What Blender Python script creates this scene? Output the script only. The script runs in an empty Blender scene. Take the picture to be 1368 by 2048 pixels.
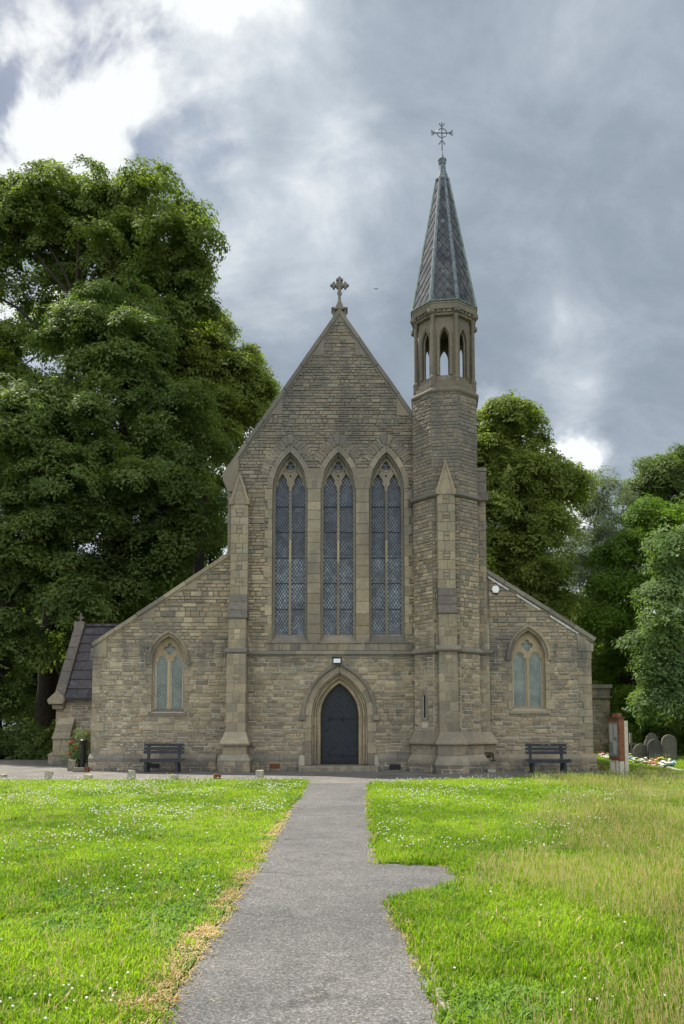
import bpy, bmesh, math, random
import numpy as np
from mathutils import Vector, Matrix, noise as mnoise

random.seed(7)
rng = np.random.default_rng(11)
R = math.radians
scene = bpy.context.scene
COL = scene.collection

# ------------------------------------------------------------------ camera
FPX, CAMY, CAMZ, PITCH, YP = 1590.0, -30.0, 1.74, R(4.5), 1323.0
cam_d = bpy.data.cameras.new('camera'); cam = bpy.data.objects.new('camera', cam_d); COL.objects.link(cam)
cam.location = (0, CAMY, CAMZ); cam.rotation_euler = (R(90) + PITCH, 0, 0)
cam_d.sensor_fit = 'VERTICAL'; cam_d.sensor_height = 36; cam_d.sensor_width = 24
cam_d.lens = FPX / 2048 * 36
cam_d.shift_y = (YP - 1024) / 2048
cam_d.clip_end = 3000; cam_d.clip_start = 0.1
scene.camera = cam

# ------------------------------------------------------------------ world, sun, exposure
SUN_EL, SUN_AZ = R(58), R(-52)      # azimuth measured from +Y (behind the church) towards +X
sdir = Vector((math.sin(SUN_AZ) * math.cos(SUN_EL), math.cos(SUN_AZ) * math.cos(SUN_EL), math.sin(SUN_EL)))
sun_d = bpy.data.lights.new('sun', 'SUN'); sun = bpy.data.objects.new('sun', sun_d); COL.objects.link(sun)
sun_d.energy = 4.8; sun_d.angle = R(1.2); sun_d.color = (1.0, 0.94, 0.84)
sun.rotation_euler = sdir.to_track_quat('Z', 'Y').to_euler()
scene.view_settings.view_transform = 'Standard'; scene.view_settings.look = 'None'
scene.view_settings.gamma = 1; scene.view_settings.use_curve_mapping = False
scene.view_settings.exposure = 0.87

def pxdir(px, py):
    a = (px - 684) / FPX; b = (YP - py) / FPX; c, s = math.cos(PITCH), math.sin(PITCH)
    return Vector((a, c - b * s, s + b * c)).normalized()

class NT:
    """small helper to write node trees"""
    def __init__(s, nt): s.nt = nt; nt.nodes.clear()
    def n(s, t, **kw):
        nd = s.nt.nodes.new(t)
        for k, v in kw.items():
            if k == 'inp':
                for i, val in v.items():
                    if isinstance(val, bpy.types.NodeSocket): s.nt.links.new(val, nd.inputs[i])
                    else: nd.inputs[i].default_value = val
            else: setattr(nd, k, v)
        return nd
    def math(s, op, a, b=0.0, c=None, clamp=False):
        nd = s.n('ShaderNodeMath', operation=op, use_clamp=clamp, inp={0: a, 1: b})
        if c is not None:
            if isinstance(c, bpy.types.NodeSocket): s.nt.links.new(c, nd.inputs[2])
            else: nd.inputs[2].default_value = c
        return nd.outputs[0]
    def vmath(s, op, a, b=(0, 0, 0), out=0):
        return s.n('ShaderNodeVectorMath', operation=op, inp={0: a, 1: b}).outputs[out]
    def noise(s, vec, scale, detail=4, rough=.55, dist=0, col=False, w=None):
        nd = s.n('ShaderNodeTexNoise', inp={'Vector': vec, 'Scale': scale, 'Detail': detail, 'Roughness': rough, 'Distortion': dist})
        return nd.outputs['Color' if col else 'Fac']
    def ramp(s, fac, stops, interp='LINEAR'):
        nd = s.n('ShaderNodeValToRGB', inp={0: fac}); cr = nd.color_ramp; cr.interpolation = interp
        while len(cr.elements) < len(stops): cr.elements.new(0.5)
        for e, (p, c) in zip(cr.elements, stops):
            e.position = p
            e.color = (c, c, c, 1) if isinstance(c, (int, float)) else (*c, 1)
        return nd.outputs['Color']
    def mix(s, fac, a, b, mode='MIX'):
        nd = s.n('ShaderNodeMix', data_type='RGBA', blend_type=mode)
        for i, v in ((0, fac), (6, a), (7, b)):
            if isinstance(v, bpy.types.NodeSocket): s.nt.links.new(v, nd.inputs[i])
            else: nd.inputs[i].default_value = v if i == 0 else ((*v, 1) if len(v) == 3 else v)
        return nd.outputs[2]
    def smooth(s, v, a, b, lo=0.0, hi=1.0):
        nd = s.n('ShaderNodeMapRange', interpolation_type='SMOOTHSTEP', inp={0: v, 1: a, 2: b, 3: lo, 4: hi})
        return nd.outputs[0]

world = bpy.data.worlds.new('World'); scene.world = world; world.use_nodes = True
w = NT(world.node_tree)
tc = w.n('ShaderNodeTexCoord').outputs['Generated']
skyn = w.n('ShaderNodeTexSky', sky_type='NISHITA', sun_disc=False, sun_elevation=SUN_EL, sun_rotation=SUN_AZ, air_density=1.0, dust_density=1.2, ozone_density=1.5)
dirn = w.vmath('NORMALIZE', tc)
sep = w.n('ShaderNodeSeparateXYZ', inp={0: dirn})
zup = w.math('MAXIMUM', sep.outputs[2], 0.0)
# clouds lie on a high flat layer: stretch the direction towards the horizon
den = w.math('ADD', zup, 0.30)
cu = w.n('ShaderNodeCombineXYZ', inp={0: w.math('DIVIDE', sep.outputs[0], den), 1: w.math('DIVIDE', sep.outputs[1], den), 2: 0.35}).outputs[0]
bw1 = w.n('ShaderNodeVectorMath', operation='SCALE', inp={0: w.vmath('SUBTRACT', w.noise(dirn, 3.2, 6, .6, col=True), (.5, .5, .5)), 3: 0.42}).outputs[0]
dirw = w.vmath('NORMALIZE', w.vmath('ADD', dirn, bw1))
def blob(px, py, deg0, deg1):
    d = pxdir(px, py)
    dt = w.vmath('DOT_PRODUCT', dirw, tuple(d), out=1)
    return w.smooth(dt, math.cos(R(deg1)), math.cos(R(deg0)))
warp = w.noise(cu, 1.1, 3, .5, col=True)
cuw = w.vmath('ADD', cu, w.vmath('SCALE', w.vmath('SUBTRACT', warp, (.5, .5, .5)), (0, 0, 0)))
sc_ = w.n('ShaderNodeVectorMath', operation='SCALE', inp={0: w.vmath('SUBTRACT', warp, (.5, .5, .5)), 3: 0.55}).outputs[0]
cuw = w.vmath('ADD', cu, sc_)
n1 = w.noise(cuw, 1.6, 7, .56, 0.15)
n2 = w.noise(cuw, 4.5, 6, .58, 0.25)
n3 = w.noise(cuw, 0.7, 3, .5)
base = w.math('ADD', w.math('MULTIPLY', w.math('SUBTRACT', n1, .5), 1.3), w.math('MULTIPLY', w.math('SUBTRACT', n2, .5), 1.3))
bias = 0.42
acc = w.math('ADD', base, bias)
for (px, py, d0, d1, amt) in ((200, 80, 2, 25, .48), (520, 90, 0, 8, .16), (420, 330, 0, 8, -.12), (100, 330, 0, 9, .06), (720, 130, 1, 10, -.26), (990, 290, 4, 26, -.15),
                              (470, 420, 1, 10, -.22), (650, 340, 0, 4, .16), (1110, 650, 0, 6, .12), (1100, 940, 0, 6.5, .95), (860, 930, 0, 5, .15),
                              (440, 985, 0, 5, .6), (1290, 800, 1, 7, -.14), (540, 560, 0, 7, .14)):
    acc = w.math('ADD', acc, w.math('MULTIPLY', blob(px, py, d0, d1), amt))
# below the band of cloud the horizon air is paler; the unseen half behind the camera is biased brighter as fill light
acc = w.math('ADD', acc, w.math('MULTIPLY', w.smooth(sep.outputs[2], .22, .02), .35))
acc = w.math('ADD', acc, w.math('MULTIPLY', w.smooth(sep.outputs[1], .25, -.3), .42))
cloud = w.ramp(acc, [(0.0, (.285, .345, .42)), (.28, (.35, .415, .495)), (.52, (.45, .52, .60)), (.74, (.61, .68, .76)), (.92, (.85, .90, .94)), (1.0, (1.04, 1.07, 1.08))])
hole = w.math('MULTIPLY', blob(70, 270, 0, 12), w.smooth(n2, .54, .42))
hole = w.math('MULTIPLY', hole, 0.85)
# extra brightness added to the unseen clouds behind the camera, lifting facade and trees
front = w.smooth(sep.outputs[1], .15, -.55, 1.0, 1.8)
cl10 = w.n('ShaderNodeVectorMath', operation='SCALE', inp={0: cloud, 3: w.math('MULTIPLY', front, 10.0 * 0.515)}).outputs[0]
blue = w.n('ShaderNodeVectorMath', operation='SCALE', inp={0: skyn.outputs[0], 3: 0.42}).outputs[0]
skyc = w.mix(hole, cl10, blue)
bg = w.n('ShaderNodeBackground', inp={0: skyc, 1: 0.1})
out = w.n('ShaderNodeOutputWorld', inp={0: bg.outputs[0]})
world.cycles.sampling_method = 'MANUAL'; world.cycles.sample_map_resolution = 512

# ------------------------------------------------------------------ placing helpers
def at(px, py, Y):
    """the point at depth Y that the pixel (px, py) of the photograph shows"""
    a = (px - 684) / FPX; b = (YP - py) / FPX; c, s = math.cos(PITCH), math.sin(PITCH)
    t = (Y - CAMY) / (c - b * s)
    return Vector((a * t, Y, CAMZ + (s + b * c) * t))
def X(px, py=1300, Y=0): return at(px, py, Y).x
def Z(py, Y=0): return at(684, py, Y).z

class Frame:
    def __init__(s, O, U, V, N): s.O, s.U, s.V, s.N = Vector(O), Vector(U), Vector(V), Vector(N)
    def p(s, u, v, d): return s.O + s.U * u + s.V * v + s.N * d
F0 = Frame((0, 0, 0), (1, 0, 0), (0, 0, 1), (0, -1, 0))
def FY(y): return Frame((0, y, 0), (1, 0, 0), (0, 0, 1), (0, -1, 0))

class MB:
    def __init__(s): s.v = []; s.f = []
    def add(s, vs, fs):
        b = len(s.v); s.v.extend(tuple(v) for v in vs); s.f.extend([tuple(i + b for i in f) for f in fs]); return s
    def box(s, x0, x1, y0, y1, z0, z1):
        return s.add([(x, y, z) for z in (z0, z1) for y in (y0, y1) for x in (x0, x1)],
                     [(0, 2, 3, 1), (4, 5, 7, 6), (0, 1, 5, 4), (2, 6, 7, 3), (0, 4, 6, 2), (1, 3, 7, 5)])
    def prism(s, poly, fr, d0, d1, inset=0.0):
        """poly (u,v) extruded between d0 and d1 in frame fr; the front edge (d1) chamfered by inset"""
        n = len(poly); cu_ = sum(p[0] for p in poly) / n; cv = sum(p[1] for p in poly) / n
        vs = [fr.p(u, v, d0) for u, v in poly] + [fr.p(u, v, d1 - inset) for u, v in poly]
        fs = [(i, (i + 1) % n, (i + 1) % n + n, i + n) for i in range(n)] + [tuple(range(n))[::-1]]
        if inset > 0:
            for u, v in poly:
                L = math.hypot(cu_ - u, cv - v) or 1; k = min(.45, inset * 1.3 / L)
                vs.append(fr.p(u + (cu_ - u) * k, v + (cv - v) * k, d1))
            fs += [(i + n, (i + 1) % n + n, (i + 1) % n + 2 * n, i + 2 * n) for i in range(n)] + [tuple(range(2 * n, 3 * n))]
        else: fs.append(tuple(range(n, 2 * n)))
        return s.add(vs, fs)
    def rings(s, rings, cap0=True, cap1=True):
        n = len(rings[0]); vs = [p for r in rings for p in r]; fs = []
        for k in range(len(rings) - 1):
            for i in range(n): fs.append((k * n + i, k * n + (i + 1) % n, (k + 1) * n + (i + 1) % n, (k + 1) * n + i))
        if cap0: fs.append(tuple(range(n))[::-1])
        if cap1: fs.append(tuple(range((len(rings) - 1) * n, len(rings) * n)))
        return s.add(vs, fs)
    def tube(s, pts, rads, n=8, cap=True):
        pts = [Vector(p) for p in pts]; rings = []; up = None
        for i, p in enumerate(pts):
            t = (pts[min(i + 1, len(pts) - 1)] - pts[max(i - 1, 0)])
            if t.length < 1e-9: t = Vector((0, 0, 1))
            t.normalize()
            if up is None: up = t.orthogonal().normalized()
            up = (up - t * up.dot(t))
            if up.length < 1e-6: up = t.orthogonal()
            up.normalize(); b = t.cross(up); r = rads[i] if hasattr(rads, '__len__') else rads
            rings.append([p + (up * math.cos(2 * math.pi * k / n) + b * math.sin(2 * math.pi * k / n)) * r for k in range(n)])
        return s.rings(rings, cap, cap)
    def lathe(s, cx, cy, prof, n=16):
        return s.rings([[Vector((cx + r * math.cos(2 * math.pi * k / n), cy + r * math.sin(2 * math.pi * k / n), z)) for k in range(n)] for r, z in prof])
    def build(s, name, mat, parent=None, kind=None, smooth=False, fix=True):
        me = bpy.data.meshes.new(name); me.from_pydata(s.v, [], s.f); me.update()
        if fix:
            bm = bmesh.new(); bm.from_mesh(me); bmesh.ops.recalc_face_normals(bm, faces=bm.faces); bm.to_mesh(me); bm.free()
        if smooth: me.polygons.foreach_set('use_smooth', [True] * len(me.polygons))
        if mat: me.materials.append(mat)
        o = bpy.data.objects.new(name, me); COL.objects.link(o)
        if parent: o.parent = parent
        if kind: o['kind'] = kind
        return o
def empty(name, loc=(0, 0, 0), rz=0, parent=None):
    o = bpy.data.objects.new(name, None); COL.objects.link(o); o.location = loc; o.rotation_euler = (0, 0, rz); o.empty_display_size = .2
    if parent: o.parent = parent
    return o
def tag(o, label=None, cat=None, group=None, kind=None):
    if label: o['label'] = label
    if cat: o['category'] = cat
    if group: o['group'] = group
    if kind: o['kind'] = kind
    return o
def copy_tree(o, parent=None):
    c = o.copy(); COL.objects.link(c); c.parent = parent
    for ch in list(o.children): copy_tree(ch, c)
    return c

# ------------------------------------------------------------------ materials
def mat(name):
    m = bpy.data.materials.new(name); m.use_nodes = True; return m, NT(m.node_tree)
def finish(t, col, rough=.8, bump=None, bstr=.3, bdist=.02, spec=.3, metal=0.0, extra=None):
    inp = {'Base Color': col if isinstance(col, bpy.types.NodeSocket) else (*col, 1), 'Roughness': rough, 'Metallic': metal, 'Specular IOR Level': spec}
    b = t.n('ShaderNodeBsdfPrincipled', inp=inp)
    if bump is not None:
        bn = t.n('ShaderNodeBump', inp={'Strength': bstr, 'Distance': bdist, 'Height': bump}); t.nt.links.new(bn.outputs[0], b.inputs['Normal'])
    o = t.n('ShaderNodeOutputMaterial', inp={0: b.outputs[0]})
    return b
def simple(name, col, rough=.6, metal=0.0, var=.15, nscale=20, spec=.3, bump=.15):
    m, t = mat(name)
    pos = t.n('ShaderNodeNewGeometry').outputs['Position']
    n = t.noise(pos, nscale, 5, .6)
    c = t.mix(t.smooth(n, .3, .7), tuple(x * (1 - var) for x in col), tuple(min(1, x * (1 + var)) for x in col))
    finish(t, c, rough, n, bump, .01, spec, metal); return m

def stone_mat(name, tones0, grime=1.0, gcol=(.105, .10, .093), warm=0.0, rough_bump=.5, lichen=0.0, zgrime=(6.0, 13.0), bright=1.25, ledge=0.0):
    m, t = mat(name)
    g = t.n('ShaderNodeNewGeometry'); pos = g.outputs['Position']
    oi = t.n('ShaderNodeObjectInfo').outputs['Random']
    rnd = t.math('FRACT', t.math('ADD', g.outputs['Random Per Island'], t.math('MULTIPLY', oi, 7.31)))
    k = len(tones0); mean = [sum(c[i] for c in tones0) / k for i in range(3)]; tones = []
    for c in tones0:     # keep the stones closer to one another and a little greyer
        c = [m_ + (x - m_) * .80 for x, m_ in zip(c, mean)]; l = sum(c) / 3; tones.append(tuple(x_ * g_ for x_, g_ in zip([(x + (l - x) * .10) * bright for x in c], (.98, 1.0, .99))))
    col = t.ramp(rnd, [(i / k, c) for i, c in enumerate(tones)], 'CONSTANT')
    rnd2 = t.math('FRACT', t.math('MULTIPLY', rnd, 37.7))
    col = t.mix(1.0, col, t.ramp(rnd2, [(0, .82), (1, 1.17)]), 'MULTIPLY')
    mid = t.noise(pos, 9, 6, .65); fine = t.noise(pos, 60, 5, .7)
    col = t.mix(1.0, col, t.ramp(mid, [(.25, .70), (.5, 1.0), (.75, 1.22)]), 'MULTIPLY')
    col = t.mix(1.0, col, t.ramp(fine, [(.25, .70), (.75, 1.3)]), 'MULTIPLY')
    # soot and weathering: streaky patches, more of them high on the gable
    st = t.n('ShaderNodeMapping', inp={0: pos, 3: (1.0, 1.0, .38)}).outputs[0]
    big = t.noise(st, .75, 5, .6, .6)
    z = t.n('ShaderNodeSeparateXYZ', inp={0: pos}).outputs[2]
    hz = t.smooth(z, zgrime[0], zgrime[1])
    f = t.math('ADD', t.math('MULTIPLY', t.smooth(big, .42, .72), .62), t.math('MULTIPLY', hz, .68))
    f = t.math('MULTIPLY', t.math('MULTIPLY', f, t.ramp(mid, [(.2, .7), (.8, 1.15)])), grime, clamp=True)
    if ledge:    # soot and run-off under the string course and sills
        lg = t.math('MULTIPLY', t.smooth(z, ledge - 1.0, ledge - .05), t.smooth(z, ledge + .75, ledge + .15)); stx = t.noise(t.n('ShaderNodeMapping', inp={0: pos, 3: (3.2, 1, .35)}).outputs[0], 1.0, 4, .6)
        f = t.math('ADD', f, t.math('MULTIPLY', t.math('MULTIPLY', lg, t.smooth(stx, .40, .66)), .75), clamp=True)
    f = t.math('MINIMUM', f, .88)
    col = t.mix(f, col, gcol)
    low = t.smooth(z, .75, .0)
    col = t.mix(t.math('MULTIPLY', low, t.smooth(t.noise(pos, 1.7, 4, .6), .35, .65), clamp=True), col, (.10, .098, .085))
    if lichen:
        sp = t.smooth(t.noise(pos, 11, 6, .75), .55, .62)
        msk = t.smooth(t.noise(pos, .55, 3, .5), .50, .62)
        x = t.n('ShaderNodeSeparateXYZ', inp={0: pos}).outputs[0]
        msk = t.math('MAXIMUM', t.math('MULTIPLY', msk, .35), t.math('MULTIPLY', t.smooth(x, -6.2, -8.0), t.smooth(z, 4.6, 3.4)))
        col = t.mix(t.math('MULTIPLY', t.math('MULTIPLY', sp, msk), lichen, clamp=True), col, (.50, .49, .44))
    h = t.math('ADD', t.math('MULTIPLY', mid, 1.0), t.math('MULTIPLY', fine, .45))
    finish(t, col, .9, h, rough_bump, .035, .2)
    return m

T_RUB = [(.215, .170, .112), (.275, .215, .138), (.170, .140, .100), (.320, .252, .160), (.235, .196, .142), (.265, .190, .110), (.190, .160, .120), (.290, .235, .162), (.150, .128, .100), (.250, .205, .140)]
T_ASH = [(.250, .205, .140), (.275, .226, .155), (.228, .188, .132), (.295, .240, .160), (.240, .202, .148), (.262, .205, .130)]
T_DRK = [(.150, .130, .104), (.175, .150, .118), (.130, .115, .095), (.190, .162, .122)]
M = {}
M['rubble'] = stone_mat('rubble_stone', T_RUB, .9, lichen=.9, ledge=4.42)
M['ashlar'] = stone_mat('dressed_stone', T_ASH, 1.05, rough_bump=.4, zgrime=(7, 18), bright=1.06, ledge=4.42, lichen=.3)
M['ashdark'] = stone_mat('weathered_dressed_stone', T_DRK, .9, rough_bump=.35)
M['ashgold'] = stone_mat('clean_dressed_stone', [(.36, .275, .165), (.40, .31, .19), (.33, .255, .16)], .5, rough_bump=.25, bright=1.0)
M['belfry'] = stone_mat('belfry_stone', [(.165, .14, .102), (.19, .16, .115), (.15, .128, .096)], 1.5, (.075, .075, .074), rough_bump=.35, zgrime=(30, 60), bright=.88)
def mortar_mat():
    m, t = mat('mortar'); pos = t.n('ShaderNodeNewGeometry').outputs['Position']
    z = t.n('ShaderNodeSeparateXYZ', inp={0: pos}).outputs[2]
    n = t.noise(pos, 1.2, 5, .6); f = t.noise(pos, 40, 4, .7)
    c = t.mix(t.smooth(t.math('ADD', z, t.math('MULTIPLY', n, 4)), 6.0, 8.5), (.46, .415, .335), (.15, .135, .112))
    c = t.mix(1.0, c, t.ramp(f, [(.2, .75), (.8, 1.2)]), 'MULTIPLY')
    finish(t, c, .95, f, .4, .01); return m
M['mortar'] = mortar_mat()

def slate_mat(name, tones, blue=0):
    m, t = mat(name); g = t.n('ShaderNodeNewGeometry'); pos = g.outputs['Position']
    rnd = t.math('FRACT', t.math('ADD', g.outputs['Random Per Island'], t.math('MULTIPLY', t.n('ShaderNodeObjectInfo').outputs['Random'], 5.7)))
    col = t.ramp(rnd, [(i / len(tones), c) for i, c in enumerate(tones)], 'CONSTANT')
    n = t.noise(pos, 7, 6, .65); n2 = t.noise(pos, 45, 4, .6)
    col = t.mix(1.0, col, t.ramp(n, [(.3, .75), (.7, 1.25)]), 'MULTIPLY')
    col = t.mix(t.math('MULTIPLY', t.smooth(t.noise(pos, 2.2, 6, .8), .52, .66), .55), col, (.17, .18, .165))
    finish(t, col, .85, t.math('ADD', n, t.math('MULTIPLY', n2, .4)), .35, .02, .12); return m
M['slate'] = slate_mat('roof_slate', [(.060, .056, .062), (.075, .068, .073), (.052, .050, .055), (.088, .074, .074), (.068, .062, .066)])
M['spireslate'] = slate_mat('spire_slate', [(.054, .058, .068), (.068, .071, .080), (.045, .050, .060), (.076, .078, .084), (.060, .064, .073)])
M['stoneslate'] = slate_mat('weathering_stone', [(.140, .122, .104), (.160, .138, .116), (.122, .106, .092)])
M['lead'] = simple('lead', (.115, .14, .155), .75, .0, .3, 6, .15)
M['leadgreen'] = simple('weathered_lead', (.115, .155, .14), .75, .0, .35, 5, .15)
M['iron'] = simple('wrought_iron', (.05, .065, .075), .5, .3, .2, 30)
M['black'] = simple('black_iron', (.012, .012, .014), .45, 0, .2, 30)
M['rust'] = simple('rusty_vent', (.12, .045, .022), .8, 0, .4, 40)
M['bench'] = simple('dark_bench_wood', (.030, .034, .042), .6, 0, .35, 12)
M['step'] = simple('worn_step_stone', (.20, .175, .135), .9, 0, .3, 6, .2, .3)
M['white'] = simple('white_plastic', (.72, .74, .74), .4, 0, .04, 8)
M['flash'] = simple('pale_lead_flashing', (.42, .43, .43), .6, 0, .25, 9)
M['post'] = simple('pale_wood_post', (.46, .42, .33), .75, 0, .18, 14)
M['brownwood'] = simple('varnished_brown_wood', (.17, .060, .026), .5, 0, .3, 10)
M['kerb'] = simple('old_concrete', (.34, .31, .26), .95, 0, .3, 18, .2, .4)
M['bluedoor'] = simple('navy_paint', (.010, .014, .022), .5, 0, .35, 7, .35, .3)
M['bluedoor2'] = simple('navy_ironwork', (.008, .011, .017), .4, .2, .2, 25)

def glass_mat(name, tones, rough, spec, scale):
    m, t = mat(name); pos = t.n('ShaderNodeNewGeometry').outputs['Position']
    vo = t.n('ShaderNodeTexVoronoi', inp={'Vector': pos, 'Scale': scale}); c0 = t.n('ShaderNodeSeparateColor', inp={0: vo.outputs['Color']}).outputs[0]
    col = t.ramp(c0, [(i / len(tones), c) for i, c in enumerate(tones)], 'CONSTANT')
    n = t.noise(pos, 1.3, 4, .6, .8)
    col = t.mix(1.0, col, t.ramp(n, [(.3, .45), (.7, 1.6)]), 'MULTIPLY')
    finish(t, col, rough, t.noise(pos, 5, 3, .6), .7, .03, spec); return m
M['glassblue'] = glass_mat('old_stained_glass', [(.040, .058, .085), (.060, .082, .11), (.026, .038, .062), (.085, .10, .12), (.040, .072, .115), (.065, .068, .085)], .32, .6, 6)
M['glassblue2'] = glass_mat('clear_quarries', [(.10, .13, .165), (.14, .17, .20), (.07, .10, .14), (.18, .205, .225)], .3, .6, 11)
M['glassgreen'] = glass_mat('obscured_glass', [(.135, .165, .145), (.155, .185, .163), (.12, .15, .135)], .35, .5, 7)
M['leading'] = simple('lead_cames', (.022, .028, .040), .6, 0, .2, 10)
M['leadpale'] = simple('pale_cames', (.26, .30, .285), .6, 0, .2, 10)

# ------------------------------------------------------------------ masonry
POOL = []           # every rubble stone of the church: (area, verts, faces, wall)
def stone_geo(poly, fr, out, bev, jit=.004, under=-.03):
    n = len(poly); cx = sum(p[0] for p in poly) / n; cy = sum(p[1] for p in poly) / n
    vs = [fr.p(u, v, under) for u, v in poly] + [fr.p(u, v, out - bev) for u, v in poly]
    k2 = []
    for u, v in poly:
        L = math.hypot(cx - u, cy - v) or 1; k = min(.4, bev * random.uniform(1.0, 1.9) / L)
        k2.append(fr.p(u + (cx - u) * k, v + (cy - v) * k, out + random.uniform(-jit, jit)))
    vs += k2 + [fr.p(cx + random.uniform(-.03, .03), cy, out + random.uniform(0, 3 * jit))]
    fs = []
    for i in range(n):
        j = (i + 1) % n
        fs += [(i, j, n + j, n + i), (n + i, n + j, 2 * n + j, 2 * n + i), (2 * n + i, 2 * n + j, 3 * n)]
    return vs, fs
def area(poly): return abs(sum(poly[i][0] * poly[(i + 1) % len(poly)][1] - poly[(i + 1) % len(poly)][0] * poly[i][1] for i in range(len(poly)))) / 2
def rect_ob(u0, u1, v0, v1):
    f = lambda v: (u0, u1) if v0 < v < v1 else None
    f.arch = False; return f
def arch_ob(uc, wd, v0, vs, va):
    r = va - vs; Rr = (wd * wd + r * r) / (2 * wd)
    def f(v):
        if v < v0 or v > va: return None
        if v <= vs: return (uc - wd, uc + wd)
        h = wd - Rr + math.sqrt(max(0, Rr * Rr - (v - vs) ** 2)); h = max(h, 0)
        return (uc - h, uc + h)
    f.arch = True; return f
def rows(v0, v1, hs):
    out = []; v = v0
    while v < v1 - .04:
        h = random.choice(hs) * random.uniform(.92, 1.08)
        if v1 - (v + h) < .07: h = v1 - v
        out.append((v, v + h)); v += h
    return out
def masonry(fr, v0, v1, L, Rr, obs, hs, ws, gap=.011, split=.18, out=(.016, .058), bev=.014, wall=None, store=True, jit=.005):
    res = []
    for a, b in rows(v0, v1, hs):
        l0, l1, r0, r1 = L(a), L(b), Rr(a), Rr(b)
        segs = []; cuts = []
        for ob in obs:
            e0, e1 = ob(a + 1e-3), ob(b - 1e-3)
            if e0 is None and e1 is None:
                em = ob((a + b) / 2)
                if em is None: continue
                e0 = e1 = em
            if e1 is None: e1 = ((e0[0] + e0[1]) / 2,) * 2 if ob.arch else e0
            if e0 is None: e0 = e1
            cuts.append((e0[0], e0[1], e1[0], e1[1]))
        cuts.sort()
        ca0, ca1 = l0, l1
        for (p0, q0, p1, q1) in cuts:
            segs.append((ca0, ca1, p0, p1)); ca0, ca1 = max(ca0, q0), max(ca1, q1)
        segs.append((ca0, ca1, r0, r1))
        for (a0, a1, b0, b1) in segs:
            b0, b1 = min(b0, r0), min(b1, r1)
            if b0 - a0 < .05 and b1 - a1 < .05: continue
            b0 = max(b0, a0 + .01); b1 = max(b1, a1 + .01)
            s, e = max(a0, a1), min(b0, b1)
            xs = []
            x = s + random.uniform(.3, 1) * random.choice(ws)
            while x < e - .12: xs.append(x); x += random.choice(ws) * random.uniform(.85, 1.15)
            if e - s < .14: xs = []
            le = [(a0, a1)] + [(x, x) for x in xs]; re = [(x, x) for x in xs] + [(b0, b1)]
            for (p0, p1), (q0, q1) in zip(le, re):
                g = gap * random.uniform(.7, 1.3)
                j = lambda: random.uniform(-.006, .006)
                def put(va_, vb_):
                    ta, tb = (va_ - a) / (b - a), (vb_ - a) / (b - a)
                    poly = [(p0 + (p1 - p0) * ta + g + j(), va_ + g + j()), (q0 + (q1 - q0) * ta - g + j(), va_ + g + j()),
                            (q0 + (q1 - q0) * tb - g + j(), vb_ - g + j()), (p0 + (p1 - p0) * tb + g + j(), vb_ - g + j())]
                    if poly[1][0] < poly[0][0]: m_ = (poly[1][0] + poly[0][0]) / 2; poly[0] = (m_ - .002, poly[0][1]); poly[1] = (m_ + .002, poly[1][1])
                    if poly[2][0] < poly[3][0]: m_ = (poly[2][0] + poly[3][0]) / 2; poly[3] = (m_ - .002, poly[3][1]); poly[2] = (m_ + .002, poly[2][1])
                    A = area(poly)
                    if A < .0012: return
                    o_ = random.uniform(*out)
                    vs, fs = stone_geo(poly, fr, o_, bev, jit)
                    (POOL if store else res).append((A, vs, fs, wall))
                if (b - a) > .15 and random.random() < split:
                    m_ = a + (b - a) * random.choice((.4, .5, .6)); put(a, m_); put(m_, b)
                else: put(a, b)
    return res
HS = [.115, .135, .15, .165, .18, .21]; WS = [.2, .26, .32, .38, .45, .56]

def arch_path(uc, wd, v0, vs, va, n=14):
    r = va - vs; Rr = (wd * wd + r * r) / (2 * wd); ang = math.asin(min(1, r / Rr))
    if Rr - wd < 0: ang = math.pi - ang
    left = [(uc - wd + Rr - Rr * math.cos(ang * k / n), vs + Rr * math.sin(ang * k / n)) for k in range(n + 1)]
    left[-1] = (uc, va)
    right = [(2 * uc - u, v) for u, v in left[:-1]][::-1]
    pts = left + right
    if v0 < vs - 1e-6: pts = [(uc - wd, v0)] + pts + [(uc + wd, v0)]
    return pts
class Path:
    def __init__(s, pts):
        s.p = pts; s.n = []; s.s = [0]
        for i in range(1, len(pts)): s.s.append(s.s[-1] + math.dist(pts[i], pts[i - 1]))
        for i in range(len(pts)):
            ns = []
            for a, b in ((i - 1, i), (i, i + 1)):
                if a < 0 or b >= len(pts): continue
                du, dv = pts[b][0] - pts[a][0], pts[b][1] - pts[a][1]; L = math.hypot(du, dv) or 1; ns.append((-dv / L, du / L))
            if len(ns) == 1: s.n.append(ns[0])
            else:
                nx, ny = ns[0][0] + ns[1][0], ns[0][1] + ns[1][1]; L2 = nx * nx + ny * ny or 1
                k = 2 / L2; k = min(k * math.sqrt(L2), 2.2) / math.sqrt(L2); s.n.append((nx * k, ny * k))
    def at(s, t):
        t = max(0, min(t, s.s[-1]))
        for i in range(1, len(s.s)):
            if t <= s.s[i] + 1e-9:
                k = (t - s.s[i - 1]) / ((s.s[i] - s.s[i - 1]) or 1)
                L = lambda A: (A[i - 1][0] + (A[i][0] - A[i - 1][0]) * k, A[i - 1][1] + (A[i][1] - A[i - 1][1]) * k)
                return L(s.p), L(s.n)
    def sweep(s, prof, fr, t0=None, t1=None, mb=None):
        """prof: closed loop of (outward offset, depth)"""
        t0 = 0 if t0 is None else t0; t1 = s.s[-1] if t1 is None else t1
        ts = [t0] + [x for x in s.s if t0 + 1e-4 < x < t1 - 1e-4] + [t1]
        rings = []
        for t in ts:
            (u, v), (nu, nv) = s.at(t)
            rings.append([fr.p(u + nu * o, v + nv * o, d) for o, d in prof])
        mb = mb or MB(); mb.rings(rings); return mb
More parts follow.
